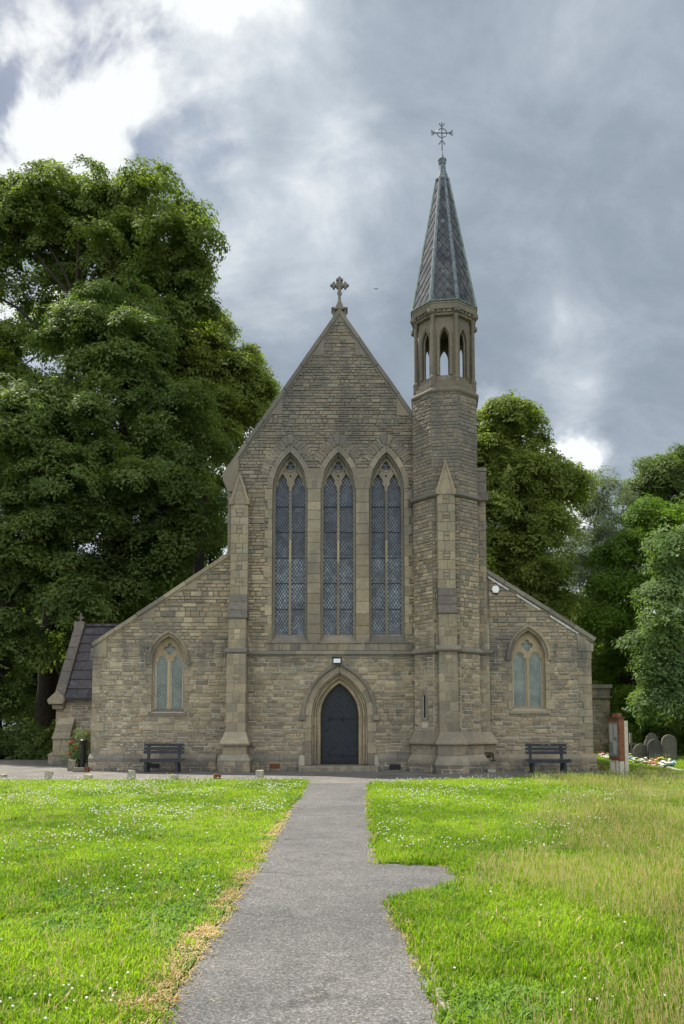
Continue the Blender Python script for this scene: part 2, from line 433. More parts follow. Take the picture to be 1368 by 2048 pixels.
def blocks(path, prof, fr, name, m, parent, cuts, gap=.008):
    objs = []
    for a, b in zip(cuts[:-1], cuts[1:]):
        if b - a < .03: continue
        objs.append(path.sweep(prof, fr, a + gap / 2, b - gap / 2).build(name, m, parent))
    return objs
def even(a, b, step, jit=.0):
    n = max(1, round((b - a) / step)); c = [a + (b - a) * i / n for i in range(n + 1)]
    return [c[0]] + [x + random.uniform(-jit, jit) for x in c[1:-1]] + [c[-1]]

def plate(name, outer, holes, fr, d0, d1, m, parent=None, bev=0.0, kind=None):
    """flat piece with holes, front at depth d1, back at d0"""
    cu = bpy.data.curves.new(name, 'CURVE'); cu.dimensions = '2D'; cu.fill_mode = 'BOTH'
    e = (d1 - d0) / 2; cu.extrude = max(e - bev, .001); cu.bevel_depth = bev; cu.bevel_resolution = 1; cu.offset = -bev
    for loop in [outer] + holes:
        sp = cu.splines.new('POLY'); sp.points.add(len(loop) - 1)
        for p, (u, v) in zip(sp.points, loop): p.co = (u, v, 0, 1)
        sp.use_cyclic_u = True
    tmp = bpy.data.objects.new('tmp', cu); me = bpy.data.meshes.new_from_object(tmp); bpy.data.objects.remove(tmp); bpy.data.curves.remove(cu)
    me.name = name
    for v in me.vertices: v.co = fr.p(v.co.x, v.co.y, v.co.z + (d0 + d1) / 2)
    me.materials.clear(); me.materials.append(m)
    o = bpy.data.objects.new(name, me); COL.objects.link(o)
    if parent: o.parent = parent
    if kind: o['kind'] = kind
    return o
def circ(u, v, r, n=20, a0=0): return [(u + r * math.cos(a0 + 2 * math.pi * k / n), v + r * math.sin(a0 + 2 * math.pi * k / n)) for k in range(n)]
def foil(u, v, r, k, n=12, a0=math.pi / 2, point=0):
    """outline of a k-foil of overall radius r"""
    pts = []; N = k * n
    for i in range(N):
        a = 2 * math.pi * i / N; c = abs(math.cos(a * k / 2))
        rr = r * (.46 + .54 * c ** .75) * (1 + point * max(0, c - .9) * 4)
        pts.append((u + rr * math.cos(a0 + a), v + rr * math.sin(a0 + a)))
    return pts
def light_outline(uc, wd, v0, vs, va, cusp=True):
    """a cusped (trefoil-headed) window light"""
    pts = arch_path(uc, wd, v0, vs, va, 12)
    if not cusp: return pts
    res = []
    for (u, v) in pts:
        if v > vs - .001:
            t = (v - vs) / (va - vs); k = 1 - .30 * math.exp(-((t - .42) / .12) ** 2) * 1.0
            u = uc + (u - uc) * k
        res.append((u, v))
    # points just under the cusps
    return res

def clip_poly(poly, conv):
    """Sutherland-Hodgman; conv is convex, any orientation"""
    sgn = sum(conv[i][0] * conv[(i + 1) % len(conv)][1] - conv[(i + 1) % len(conv)][0] * conv[i][1] for i in range(len(conv)))
    if sgn < 0: conv = conv[::-1]
    out = poly
    for i in range(len(conv)):
        a, b = conv[i], conv[(i + 1) % len(conv)]
        if math.dist(a, b) < 1e-6: continue
        ins = lambda p: (b[0] - a[0]) * (p[1] - a[1]) - (b[1] - a[1]) * (p[0] - a[0]) >= -1e-9
        res = []
        for k in range(len(out)):
            p, q = out[k], out[(k + 1) % len(out)]
            ip, iq = ins(p), ins(q)
            if ip: res.append(p)
            if ip != iq:
                d1 = (b[0] - a[0]) * (p[1] - a[1]) - (b[1] - a[1]) * (p[0] - a[0]); d2 = (b[0] - a[0]) * (q[1] - a[1]) - (b[1] - a[1]) * (q[0] - a[0])
                t = d1 / (d1 - d2); res.append((p[0] + (q[0] - p[0]) * t, p[1] + (q[1] - p[1]) * t))
        out = res
        if len(out) < 3: return []
    return out
def lattice(mb, fr, u0, u1, v0, v1, su, sv, wd, d):
    """diagonal lead cames over a rectangle, as thin raised strips"""
    sl = sv / su; H = v1 - v0; W_ = u1 - u0
    box_ = [(u0, v0), (u1, v0), (u1, v1), (u0, v1)]
    n = int((W_ + H / sl) / su) + 2
    for s in (1, -1):
        for k in range(-1, n + 1):
            ub = (u0 - H / sl + k * su) if s == 1 else (u1 + H / sl - k * su)
            p0 = (ub, v0); p1 = (ub + s * H / sl, v1)
            hw = wd * math.hypot(1, sl) / sl / 2
            q = [(p0[0] - hw, p0[1]), (p0[0] + hw, p0[1]), (p1[0] + hw, p1[1]), (p1[0] - hw, p1[1])]
            q = clip_poly(q, box_)
            if len(q) >= 3: mb.prism(q, fr, d - .006, d + (.004 if s == 1 else .0055))

# ------------------------------------------------------------------ the church
church = tag(empty('church', (0, 0, 0)), 'buff stone gothic church with three tall lancet windows and a slim octagonal spire', 'church')
XL, XR = X(185, 1400), X(1183, 1400)                     # outer corners
XNL = X(459, 1040)                                         # nave left corner
XNR = X(962, 1040)
APX, APZ = X(679, 620), Z(618)                             # gable apex (top of the coping)
GLX, GLZ = X(447, 945), Z(947)
SLP = (APZ - GLZ) / (APX - GLX)
ZAL0, ZAL1 = Z(1287), Z(1106)                              # left lean-to coping: outer and inner ends
ZAR0, ZAR1 = Z(1276), Z(1138)
XAL0, XAL1 = X(183, 1287), X(455, 1106)
XAR0, XAR1 = X(1192, 1276), X(972, 1138)
slL = (ZAL1 - ZAL0) / (XAL1 - XAL0); slR = (ZAR1 - ZAR0) / (XAR0 - XAR1)
ZSTR = Z(1307)                                             # string course
def gz(x, off=0): return APZ - abs(x - APX) * SLP - off    # gable line
CT = .16                                                   # coping thickness (vertical-ish)
def Lf(v):
    zt = ZAL1 - .18
    if v < zt: return max(XL, XAL0 + (v + .18 - ZAL0) / slL)
    return max(XNL, APX - (APZ - .24 - v) / SLP)
def Rf(v):
    zt = ZAR1 - .18
    if v < zt: return min(XR, XAR0 - (v + .18 - ZAR0) / slR)
    return min(XNR, APX + (APZ - .24 - v) / SLP)
outline = [(XL, -.1), (XR, -.1), (XR, ZAR0 - .18 + (XAR0 - XR) * slR), (XNR, ZAR1 - .18 + (XAR1 - XNR) * slR if XNR < XAR1 else ZAR1 - .18), (XNR, gz(XNR, .24)),
           (APX, APZ - .24), (XNL, gz(XNL, .24)), (XNL, ZAL1 - .18), (XL, ZAL0 - .18 + (XL - XAL0) * slL)]
# openings
TALL = []
for (a, b) in ((545, 614), (642, 711), (739, 808)):
    uc = (X(a, 1100) + X(b, 1100)) / 2; wd = (X(b, 1100) - X(a, 1100)) / 2
    TALL.append((uc, wd, Z(1287), Z(978), Z(905)))
AISLE = []
for (a, b) in ((304, 369), (1023, 1091)):
    uc = (X(a, 1350) + X(b, 1350)) / 2; wd = (X(b, 1350) - X(a, 1350)) / 2
    sill = 1424 if a < 600 else 1419
    AISLE.append((uc, wd, Z(sill), Z(1322 if a < 600 else 1315), Z(1272 if a < 600 else 1261)))
DOOR = (X(679, 1450), (X(717, 1450, .35) - X(641, 1450, .35)) / 2, Z(1530), Z(1432), Z(1366))
dU, dW, dV0, dVs, dVa = DOOR
DO = .36                                                   # width of the door mouldings outside the opening
holes = [arch_path(u, w_, a, b, c, 12) for (u, w_, a, b, c) in TALL + AISLE]
holes.append(arch_path(dU, dW + DO, dV0 - .02, dVs, dVa + DO * 1.25, 14))
wwall = plate('west_wall', outline, holes, F0, -.75, 0, M['mortar'], church)

# obstacles for the rubble
obs = [arch_ob(u, w_ + .10, a - .3, b, c + .16) for (u, w_, a, b, c) in TALL]
zt0, zt1 = TALL[0][2] - .02, TALL[0][3]
pier_l = TALL[0][0] - TALL[0][1]; pier_r = TALL[2][0] + TALL[2][1]
obs.append(rect_ob(TALL[0][0], TALL[2][0], zt0 - .45, zt1 + .05))
obs += [arch_ob(u, w_ + .16, a - .12, b, c + .2) for (u, w_, a, b, c) in AISLE]
obs.append(arch_ob(dU, dW + DO + .1, -.1, dVs, dVa + DO * 1.25 + .14))
BL0, BL1 = X(461, 1100, -.35), X(495.5, 1100, -.35)        # left buttress, upper stage
BLc = (BL0 + BL1) / 2
TCX, TCY, TA = X(892, 1100, -.1), 0.0, 1.19                # turret axis and apothem
obs.append(rect_ob(BL0 + .06, BL1 - .06, -1, Z(985)))
obs.append(rect_ob(TCX - TA - .0, XNR + .25, -1, Z(800)))
obs.append(rect_ob(XL - .1, XL + .01, -1, 0))
masonry(F0, .58, ZSTR - .13, Lf, Rf, obs, HS, WS, wall='west_wall', gap=.014, out=(.015, .06))
masonry(F0, ZSTR - .13, Z(1100), Lf, Rf, obs, HS, WS, wall='west_wall')
masonry(F0, Z(1100), APZ - .35, Lf, Rf, obs, [.10, .12, .14, .155, .17], [.16, .2, .26, .31, .38, .48], wall='west_wall', split=.25)

def add_block(name, m, parent, x0, x1, y0, y1, z0, z1, bev=.012):
    """a dressed block whose visible front (towards -Y) edges are chamfered"""
    mb = MB(); mb.prism([(x0, z0), (x1, z0), (x1, z1), (x0, z1)], FY(y1), 0, y1 - y0, bev); return mb.build(name, m, parent)
# quoins at the outer corners
def quoins(xc, sgn, z0, z1, y0=0.0, h=.30, big=.50, small=.30, name='quoin', parent=wwall, m=None, proud=.052):
    z = z0; k = 0
    while z < z1 - .08:
        hh = min(h * random.uniform(.85, 1.15), z1 - z); Lg = (big if k % 2 else small) * random.uniform(.9, 1.1)
        xa, xb = (xc - .012 * sgn, xc + Lg * sgn); x0, x1 = min(xa, xb), max(xa, xb)
        dd = (small if k % 2 else big)
        add_block(name, m or M['ashlar'], parent, x0, x1, y0 - proud, y0 + dd, z + .006, z + hh - .006)
        z += hh; k += 1
quoins(XL, 1, .60, ZAL0 - .45)
quoins(XR, -1, .60, ZAR0 - .55)

# kneelers at the eaves of the aisles
for (xc, s, zc, sl) in ((XL, 1, ZAL0, slL), (XR, -1, ZAR0, slR)):
    pl_ = [(xc - .10 * s, zc - .52), (xc + .5 * s, zc - .52), (xc + .5 * s, zc - .20 + .5 * sl), (xc - .10 * s, zc - .20 - .04)]
    MB().prism(pl_, F0, -.6, .075, .015).build('kneeler', M['ashlar'], wwall)
    pl_ = [(xc - .02 * s, zc - .80), (xc + .34 * s, zc - .80), (xc + .34 * s, zc - .53), (xc - .02 * s, zc - .53)]
    MB().prism(pl_, F0, -.6, .068, .012).build('kneeler', M['ashlar'], wwall)
    # gutter end stone behind
    MB().box(min(xc - .16 * s, xc + .3 * s), max(xc - .16 * s, xc + .3 * s), .62, 1.0, zc - .30, zc + .22).build('gutter_stone', M['ashlar'], wwall)

# copings along the slopes
def coping(x0, z0, x1, z1, step, yf=-.11, yb=.42, th=.15, name='coping_stone', m=None):
    L = math.hypot(x1 - x0, z1 - z0); U = Vector(((x1 - x0) / L, 0, (z1 - z0) / L)); V = Vector((-U.z, 0, U.x))
    if V.z < 0: V = -V
    fr = Frame((x0, 0, z0), U, V, (0, -1, 0)); cs = even(0, L, step, step * .12)
    for a, b in zip(cs[:-1], cs[1:]):
        j = random.uniform(-.006, .006)
        j2 = j + random.uniform(-.012, .012)
        MB().prism([(a + .005, -th + j), (b - .005, -th + j2), (b - .005, j2), (a + .005, j)], fr, -yb, -yf + random.uniform(-.01, .01), .025).build(name, m or M['ashdark'], wwall)
    # thinner moulding under it
    for a, b in zip(cs[:-1], cs[1:]):
        MB().prism([(a + .004, -th - .075), (b - .004, -th - .075), (b - .004, -th - .003), (a + .004, -th - .003)], fr, -.3, -yf - .05, .012).build('coping_moulding', m or M['ashdark'], wwall)
coping(GLX, GLZ, APX - .02, APZ - .02, 1.25)
xr_ = TCX - TA + .25
coping(APX + .02, APZ - .02, xr_, gz(xr_), 1.25)
coping(XAL0, ZAL0, XNL + .12, ZAL1 + (XNL + .12 - XAL1) * slL, 1.05, m=M['ashlar'])
coping(XAR1 - .1, ZAR1 + .1 * slR, XAR0, ZAR0, 1.05)
# pale flashing strips under the right coping
for (a, b) in ((975, 1016), (1032, 1078), (1098, 1153)):
    xa, xb = X(a, 1180), X(b, 1180)
    za, zb = ZAR0 + (XAR0 - xa) * slR - .30, ZAR0 + (XAR0 - xb) * slR - .30
    MB().prism([(xa, za - .02), (xb, zb - .02), (xb, zb + .045), (xa, za + .045)], F0, .02, .085).build('flashing_strip', M['flash'], wwall)
# flush dressed stones along the gable and lean-to slopes
def slope_stone(xe, zb, wdt, hgt, side, zf):
    """triangular-topped block: side=1 on the left slope"""
    x0 = xe; pts = [(x0, zb), (x0 + wdt * side, zb), (x0 + wdt * side, zf(x0 + wdt * side)), (x0, zf(x0))]
    if side < 0: pts = [(2 * x0 - u if False else u, v) for u, v in pts]
    MB().prism(pts, F0, -.05, .062, .012).build('gable_stone', M['ashlar'], wwall)
zfg = lambda x: gz(x, .27)
for py, s in ((830, 1), (712, 1), (712, -1), (832, -1)):
    zb = Z(py); xe = APX - s * ((APZ - .27 - zb) / SLP - .02); slope_stone(xe, zb, .50, .4, s, zfg)
for (px, py) in ((378, 1180), (296, 1236)):
    zb = Z(py); zf = lambda x: ZAL0 + (x - XAL0) * slL - .235; xe = XAL0 + (zb + .24 - ZAL0) / slL
    slope_stone(xe, zb, .62, .3, 1, zf)
for py in (1222, ):
    zb = Z(py); zf = lambda x: ZAR0 + (XAR0 - x) * slR - .235; xe = XAR0 - (zb + .24 - ZAR0) / slR
    slope_stone(xe, zb, .62, .3, -1, zf)
# apex stone, saddle and cross
MB().prism([(APX - .36, APZ - .56), (APX + .36, APZ - .56), (APX + .02, APZ - .12), (APX - .02, APZ - .12)], F0, -.05, .066, .012).build('apex_stone', M['ashlar'], wwall)
MB().prism([(APX - .27, APZ - .34), (APX + .27, APZ - .34), (APX + .27, APZ + .03), (APX - .27, APZ + .03)], FY(.15), -.25, .1, .02).build('saddle_stone', M['ashdark'], wwall)
MB().prism([(APX - .32, APZ + .03), (APX + .32, APZ + .03), (APX + .32, APZ + .09), (APX - .32, APZ + .09)], FY(.15), -.3, .14, .01).build('saddle_cap', M['ashdark'], wwall)
MB().prism([(APX - .20, APZ - .06), (APX + .20, APZ - .06), (APX + .05, APZ + .30), (APX - .05, APZ + .30)], FY(0), -.1, .12, .02).build('cross_base', M['ashdark'], wwall)
cz = Z(571); ct = Z(550) - cz
cross = [(-.05, -.72), (-.10, -.55), (-.055, -.50), (-.055, -.22), (-.12, -.26), (-.10, -.16), (-.15, -.055), (-.24, -.055), (-.22, -.12), (-.31, -.08), (-.38, 0)]
pts_c = []
arm = [(.05, .05), (.055, .20), (.13, .17), (.10, .27), (.045, .33), (0, .40)]
def cross_outline(s=1.0):
    one = [(.11, .11), (.06, .145), (.05, .20), (.125, .19), (.145, .245), (.10, .275), (.055, .30), (0, .385)]
    full = []
    q = one + [(-u, v) for u, v in one[1:-1]][::-1]     # top arm right-to-left (going ccw from right side)
    for r_ in range(4):
        a = r_ * math.pi / 2
        arm_ = q
        if r_ == 2:  # lower arm is the shaft
            arm_ = [(.11, .11), (.06, .15), (.05, .24), (.095, .34), (.05, .42), (.065, .82), (-.065, .82), (-.05, .42), (-.095, .34), (-.05, .24), (-.06, .15)]
        full += [(u * math.cos(a) - v * math.sin(a), u * math.sin(a) + v * math.cos(a)) for u, v in arm_]
    return [(u * s, v * s) for u, v in full]
co = [(APX + u, cz + v) for u, v in cross_outline(.96)]
cro = plate('gable_cross', co, [circ(APX + sx * .066, cz + sz * .066, .022, 8) for sx in (1, -1) for sz in (1, -1)], FY(0), -.09, .07, M['ashdark'], church, bev=.008)

# string course across the nave, under the windows
STRP = [(0, -.11), (0, .05), (-.0, .05)]
def string_profile(p): # depth, z
    return [(-.02, -.10), (p * .45, -.10), (p * .55, -.055), (p, -.04), (p, .02), (.03, .11), (-.02, .11)]
def string_x(x0, x1, z, p, yf, name, m, parent, step=.9, d_end=0):
    cs = even(x0, x1, step, .08)
    for a, b in zip(cs[:-1], cs[1:]):
        MB().rings([[Vector((xx, yf - d, z + dz)) for d, dz in string_profile(p)] for xx in (a + .003, b - .003)]).build(name, m, parent)
string_x(BL1 - .0, TCX - TA + .05, ZSTR, .15, 0, 'string_course', M['ashdark'], wwall)
# ashlar band between the string and the sills
x0b, x1b = X(531, 1290), X(826, 1290)
cs = even(x0b, x1b, .62, .1)
for a, b in zip(cs[:-1], cs[1:]):
    add_block('band_stone', M['ashlar'], wwall, a + .004, b - .004, -.06, .1, ZSTR + .11, TALL[0][2] - .02, .01)

# chamfered plinth
PP = [(-.05, .36), (.185, .36), (.185, .47), (.04, .63), (-.05, .63)]
for (a, b) in ((176, 432), (498, 597), (757, 824), (981, 1195)):
    x0, x1 = X(a, 1520, -.18), X(b, 1520, -.18)
    cs = even(x0, x1, .72, .1)
    for p, q in zip(cs[:-1], cs[1:]):
        MB().rings([[Vector((xx, -d, z)) for d, z in PP] for xx in (p + .004, q - .004)]).build('plinth_stone', M['ashlar'] if a > 900 else M['ashdark'], wwall)
    MB().box(x0 + .02, x1 - .02, -.15, .1, -.1, .355).build('plinth_core', M['mortar'], wwall)
    masonry(FY(-.15), 0.0, .355, lambda v: x0, lambda v: x1, [], [.15, .19], [.28, .36, .45, .55], wall='west_wall', out=(.015, .04))

# ---- left buttress
but = empty('buttress', (0, 0, 0), parent=church)
def but_stage(parent, xc, hw, yf, z0, z1, m='ashlar', h=.34, panel=True, yb=.0):
    """ashlar-faced shaft: courses of blocks, some courses with small infill stones between two long ones"""
    MB().box(xc - hw + .012, xc + hw - .012, yf + .02, yb + .1, z0 - .02, z1 + .01).build('buttress_core', M['mortar'], parent)
    z = z0; k = 0
    while z < z1 - .05:
        hh = min(h * random.uniform(.85, 1.2), z1 - z)
        if z1 - z - hh < .1: hh = z1 - z
        if k % 2 == 0 or not panel:
            c_ = xc + random.uniform(-.06, .06)
            add_block('ashlar_block', M[m], parent, xc - hw, c_ - .004, yf, yb + .05, z + .004, z + hh - .004, .008)
            add_block('ashlar_block', M[m], parent, c_ + .004, xc + hw, yf, yb + .05, z + .004, z + hh - .004, .008)
        else:
            q = hw * random.uniform(.28, .45)
            add_block('ashlar_block', M[m], parent, xc - hw, xc - q, yf, yb + .05, z + .004, z + hh - .004, .008)
            add_block('ashlar_block', M[m], parent, xc + q, xc + hw, yf, yb + .05, z + .004, z + hh - .004, .008)
            n = random.choice((2, 2, 3)); zz = z
            for i in range(n):
                add_block('infill_stone', M['rubble'], parent, xc - q + .012, xc + q - .012, yf - .006, yf + .1, zz + .009, zz + hh / n - .009, .012); zz += hh / n
        z += hh; k += 1
def weather(parent, xc, hw0, hw1, y0, y1, z0, z1, n=1, m='ashdark', lip=.0, name='weathering_slab', yb=.05):
    """sloping offset: at z0 it stands out to y0 with half width hw0, at z1 it meets y1, hw1; in n overlapping slabs"""
    for i in range(n):
        a, b = i / n, (i + 1) / n
        L = lambda p, q, t: p + (q - p) * t
        ya, yb_ = L(y0, y1, a), L(y0, y1, b); za, zb = L(z0, z1, a), L(z0, z1, b); ha, hb = L(hw0, hw1, a), L(hw0, hw1, b)
        t = .045
        r0 = [Vector((xc - ha, ya, za)), Vector((xc + ha, ya, za)), Vector((xc + ha, yb, za)), Vector((xc - ha, yb, za))]
        r1 = [Vector((xc - ha, ya, za + t)), Vector((xc + ha, ya, za + t)), Vector((xc + ha, yb, za + t)), Vector((xc - ha, yb, za + t))]
        r2 = [Vector((xc - hb, yb_ + .015, zb + .003)), Vector((xc + hb, yb_ + .015, zb + .003)), Vector((xc + hb, yb, zb + .003)), Vector((xc - hb, yb, zb + .003))]
        MB().rings([r0, r1, r2]).build(name, M[m], parent)
def gablet(parent, xc, hw, yf, zb, za, m='ashlar', yb=.05):
    """steep little gable that ends a buttress"""
    k = zb + .14
    MB().prism([(xc - hw + .02, zb), (xc + hw - .02, zb), (xc + hw - .02, k), (xc, za - .1), (xc - hw + .02, k)], FY(yf), yf - yb, .02).build('gablet', M[m], parent)
    for s in (-1, 1):
        x0, x1 = xc + s * (hw + .035), xc
        z0, z1 = k - .02, za
        w_ = .075
        MB().prism([(x0, z0), (x0 - s * w_ * 1.3, z0), (x1, z1 - w_ * 3.1), (x1, z1)], FY(yf), yf - yb, .055, .01).build('gablet_coping', M[m], parent)
        MB().prism([(x0 - s * .13, zb - .03), (x0 + s * .02, zb - .03), (x0 + s * .02, k + .05), (x0 - s * .11, k + .05)], FY(yf), yf - yb, .075, .012).build('gablet_stop', M[m], parent)
    zj = zb + (za - zb) * .42; hj = hw * .55
    MB().prism([(xc - hj, zj), (xc + hj, zj), (xc + hj, zj + .012), (xc - hj, zj + .012)], FY(yf), -.02, .0235).build('joint', M['mortar'], parent)
hw = (BL1 - BL0) / 2
yU, yM, yLo = -.35, -.70, -.95
but_stage(but, BLc, hw, yU, Z(1190, -.5), Z(1008, -.35))
weather(but, BLc, hw + .04, hw, yM - .05, yU, Z(1236, yM), Z(1187, yU), 3, 'stoneslate')
but_stage(but, BLc, hw, yM, ZSTR + .1, Z(1237, yM))
MB().rings([[Vector((xx, yM - d, ZSTR + dz)) for d, dz in [(0, -.10), (.13, -.10), (.18, -.04), (.22, -.03), (.22, .02), (.02, .13), (-.6, .13), (-.6, -.1)]] for xx in (BLc - hw - .10, BLc + hw + .06)]).build('string_course', M['ashdark'], but)
but_stage(but, BLc, hw + .03, yLo + .08, Z(1466, -1), ZSTR - .10)
weather(but, BLc, hw + .20, hw + .05, yLo - .24, yLo + .06, Z(1488, -1.15), Z(1464, -.9), 1, 'ashlar')
weather(but, BLc, hw + .23, hw + .23, yLo - .27, yLo - .2, Z(1491, -1.2), Z(1488, -1.15), 1, 'ashdark')
but_stage(but, BLc, hw + .11, yLo - .16, Z(1513, -1.1), Z(1491, -1.2), h=.4, panel=False, m='ashlar')
weather(but, BLc, hw + .26, hw + .15, yLo - .30, yLo - .16, Z(1523, -1.2), Z(1509, -1.1), 1, 'ashdark')
MB().box(BLc - hw - .22, BLc + hw + .22, yLo - .26, 0, -.1, Z(1522, -1.2)).build('buttress_core', M['mortar'], but)
for s in (-1, 1):
    add_block('ashlar_block', M['ashlar'], but, BLc + s * (hw + .14) - .1, BLc + s * (hw + .14) + .1, yLo - .29, 0, 0, Z(1523, -1.2) - .005)
masonry(FY(yLo - .26), 0, Z(1523, -1.2), lambda v: BLc - hw - .03, lambda v: BLc + hw + .03, [], [.17, .2], [.26, .34, .4], wall='west_wall', out=(.01, .03))
gablet(but, BLc, hw + .0, yU, Z(1008, yU), Z(944, yU))
# kneeler block of the gable on the left corner
MB().prism([(XNL - .26, Z(962)), (XNL - .06, Z(985)), (XNL + .34, Z(985)), (XNL + .34, gz(XNL + .34, .27)), (XNL - .26, Z(948))], F0, -.5, .12, .02).build('kneeler', M['ashlar'], wwall)
MB().prism([(XNL - .06, Z(1106)), (XNL + .05, Z(1106)), (XNL + .05, Z(985)), (XNL - .06, Z(985))], F0, -.5, .05, .01).build('nave_return', M['ashlar'], wwall)
MB().box(XNL - .24, XNL + .1, .5, .9, Z(960), Z(940)).build('gutter_stone', M['ashlar'], wwall)

# ---- tall windows
def ashlar_pier(x0, x1, z0, z1, h, m=None, name='pier_stone', gold=()):
    z = z0; k = 0
    while z < z1 - .03:
        hh = h * random.uniform(.8, 1.25)
        if z1 - z - hh < .12: hh = z1 - z
        mm = m or (M['ashgold'] if k in gold else M['ashlar'])
        add_block(name, mm, wwall, x0 + .002, x1 - .002, -.055, .12, z + .004, z + hh - .004, .01)
        z += hh; k += 1
t0, t1, t2 = TALL
ashlar_pier(t0[0] + t0[1] + .015, t1[0] - t1[1] - .015, zt0, zt1, .40, gold=())
ashlar_pier(t1[0] + t1[1] + .015, t2[0] - t2[1] - .015, zt0, zt1, .40, gold=())
# spandrel stones between the arch rings
for (ua, ub) in ((t0[0] + t0[1], t1[0] - t1[1]), (t1[0] + t1[1], t2[0] - t2[1])):
    MB().prism([(ua, zt1), (ub, zt1), ((ua + ub) / 2 + .42, zt1 + .80), ((ua + ub) / 2 - .42, zt1 + .80)], F0, -.05, .046, .01).build('spandrel_stone', M['ashlar'], wwall)
# outer jambs, long and short work
def jamb(xe, s, z0, z1):
    z = z0; k = 0
    while z < z1 - .05:
        hh = min(.36 * random.uniform(.8, 1.2), z1 - z); L = .30 if k % 2 else .17
        L *= random.uniform(.9, 1.15)
        a, b = sorted((xe, xe + s * L))
        add_block('jamb_stone', M['ashlar'], wwall, a, b, -.056, .12, z + .004, z + hh - .004, .01); z += hh; k += 1
jamb(t0[0] - t0[1] - .012, -1, zt0, zt1); jamb(t2[0] + t2[1] + .012, 1, zt0, zt1)

def tall_window(i, uc, wd, v0, vs, va):
    win = empty('tall_window', (0, 0, 0), parent=church)
    if i == 0: win['label'] = 'leaded lancet window left of the other two'
    if i == 1: win['label'] = 'leaded lancet window in the middle over the door'
    if i == 2: win['label'] = 'leaded lancet window beside the turret'
    P = Path(arch_path(uc, wd, v0, vs, va, 14)); Lj = vs - v0; tot = P.s[-1]; arc = (tot - 2 * Lj) / 2
    # arch ring of voussoirs
    ring = [(.0, -.12), (.0, .05), (.012, .062), (.20, .062), (.21, .05), (.21, -.05)]
    cuts = even(Lj, Lj + arc, .42) + even(Lj + arc, Lj + 2 * arc, .42)[1:]
    blocks(P, ring, F0, 'voussoir', M['ashlar'], win, cuts, .007)
    # thin dark roll inside the ring and splayed reveal
    rev = [(.012, .03), (.012, -.05), (-.075, -.28), (-.075, -.34), (.05, -.34), (.05, .03)]
    P.sweep(rev, F0).build('reveal', M['ashdark'], win)
    roll = [(-.012, -.06), (-.045, -.07), (-.075, -.10), (-.085, -.16), (-.05, -.17), (-.012, -.12)]
    P.sweep(roll, F0).build('roll_moulding', M['ashdark'], win)
    # discharging voussoirs of rubble
    Pd = Path(arch_path(uc, wd + .26, vs - .05, vs, va + .32, 16)); s0 = Pd.s[-1] * .10; c = s0
    while c < Pd.s[-1] * .90:
        ww = random.uniform(.085, .15); (u, v), n_ = Pd.at(c + ww / 2)
        ln = random.uniform(.30, .44)
        lim0 = t0[0] - t0[1] - .5 if i == 0 else (TALL[i - 1][0] + uc) / 2; lim1 = (TALL[i + 1][0] + uc) / 2 if i < 2 else TCX - TA - .06
        ue = u + n_[0] * ln
        if lim0 < ue < lim1: Pd.sweep([(0.0, -.03), (0.01, .048), (ln - .01, .052 + random.uniform(0, .01)), (ln, -.03)], F0, c + .008, c + ww - .008).build('relieving_stone', M['rubble'], win)
        c += ww
    # tracery
    iw = wd - .075; hwL = (iw - .055) / 2; lz = vs - .00; lt = Z(950, .3)
    l1, l2 = uc - .0475 - hwL, uc + .0475 + hwL
    Pin = arch_path(uc, iw + .05, v0 + .30, vs, va - .04, 14)
    va_in = va - .12
    h1 = light_outline(l1, hwL - .01, v0 + .36, lz, lt); h2 = light_outline(l2, hwL - .01, v0 + .36, lz, lt)
    tcz = Z(934, .3)
    tre = foil(uc, tcz, .19, 3)
    holes_ = [h1, h2, tre]
    # small spandrel eyes
    holes_ += [[(uc - .045, lt - .02), (uc + .045, lt - .02), (uc, lt - .13)]]
    holes_ += [[(uc - .30, lt + .05), (uc - .235, lt + .10), (uc - .235, lt + .20)], [(uc + .30, lt + .05), (uc + .235, lt + .10), (uc + .235, lt + .20)]]
    tr = plate('tracery', Pin, holes_, F0, -.40, -.24, M['ashlar'], win, bev=.022)
    rp = circ(uc, tcz, .235, 24); rp2 = circ(uc, tcz, .205, 24)
    plate('tracery_ring', rp, [rp2], F0, -.25, -.215, M['ashlar'], win, bev=.008)
    # mullion stones over the plate: the pale replaced length half way up
    for za, zb, mm in ((v0 + .35, Z(1128, .3), 'ashdark'), (Z(1128, .3), Z(1080, .3), 'ashgold'), (Z(1080, .3), lz, 'ashdark')):
        MB().prism([(uc - .03, za + .004), (uc + .03, za + .004), (uc + .03, zb - .004), (uc - .03, zb - .004)], F0, -.3, -.195, .015).build('mullion', M[mm], win)
    # glass and cames
    for lc in (l1, l2):
        zsp = Z(1112, .4)
        gl = MB().box(lc - hwL - .03, lc + hwL + .03, .385, .40, v0 + .3, zsp).build('pane', M['glassblue2'], win)
        gl = MB().box(lc - hwL - .03, lc + hwL + .03, .385, .40, zsp + .001, lt + .05).build('pane', M['glassblue'], win)
        mb = MB(); lattice(mb, F0, lc - hwL, lc + hwL, v0 + .32, lt, .112, .175, .019, -.378)
        mb.build('leading', M['leading'], win, kind='stuff')
        for q in range(1, 6):
            zq = v0 + .36 + (lz - v0 - .36) * q / 5.6
            MB().box(lc - hwL, lc + hwL, .345, .365, zq - .012, zq + .012).build('saddle_bar', M['leading'], win)
    MB().box(uc - .2, uc + .2, .385, .40, tcz - .22, tcz + .22).build('pane', M['glassblue'], win)
    mb = MB(); lattice(mb, F0, uc - .19, uc + .19, tcz - .2, tcz + .2, .09, .12, .012, -.378); mb.build('leading', M['leading'], win, kind='stuff')
    # row of small fixings down each side of the lights
    mb = MB(); z = v0 + .45
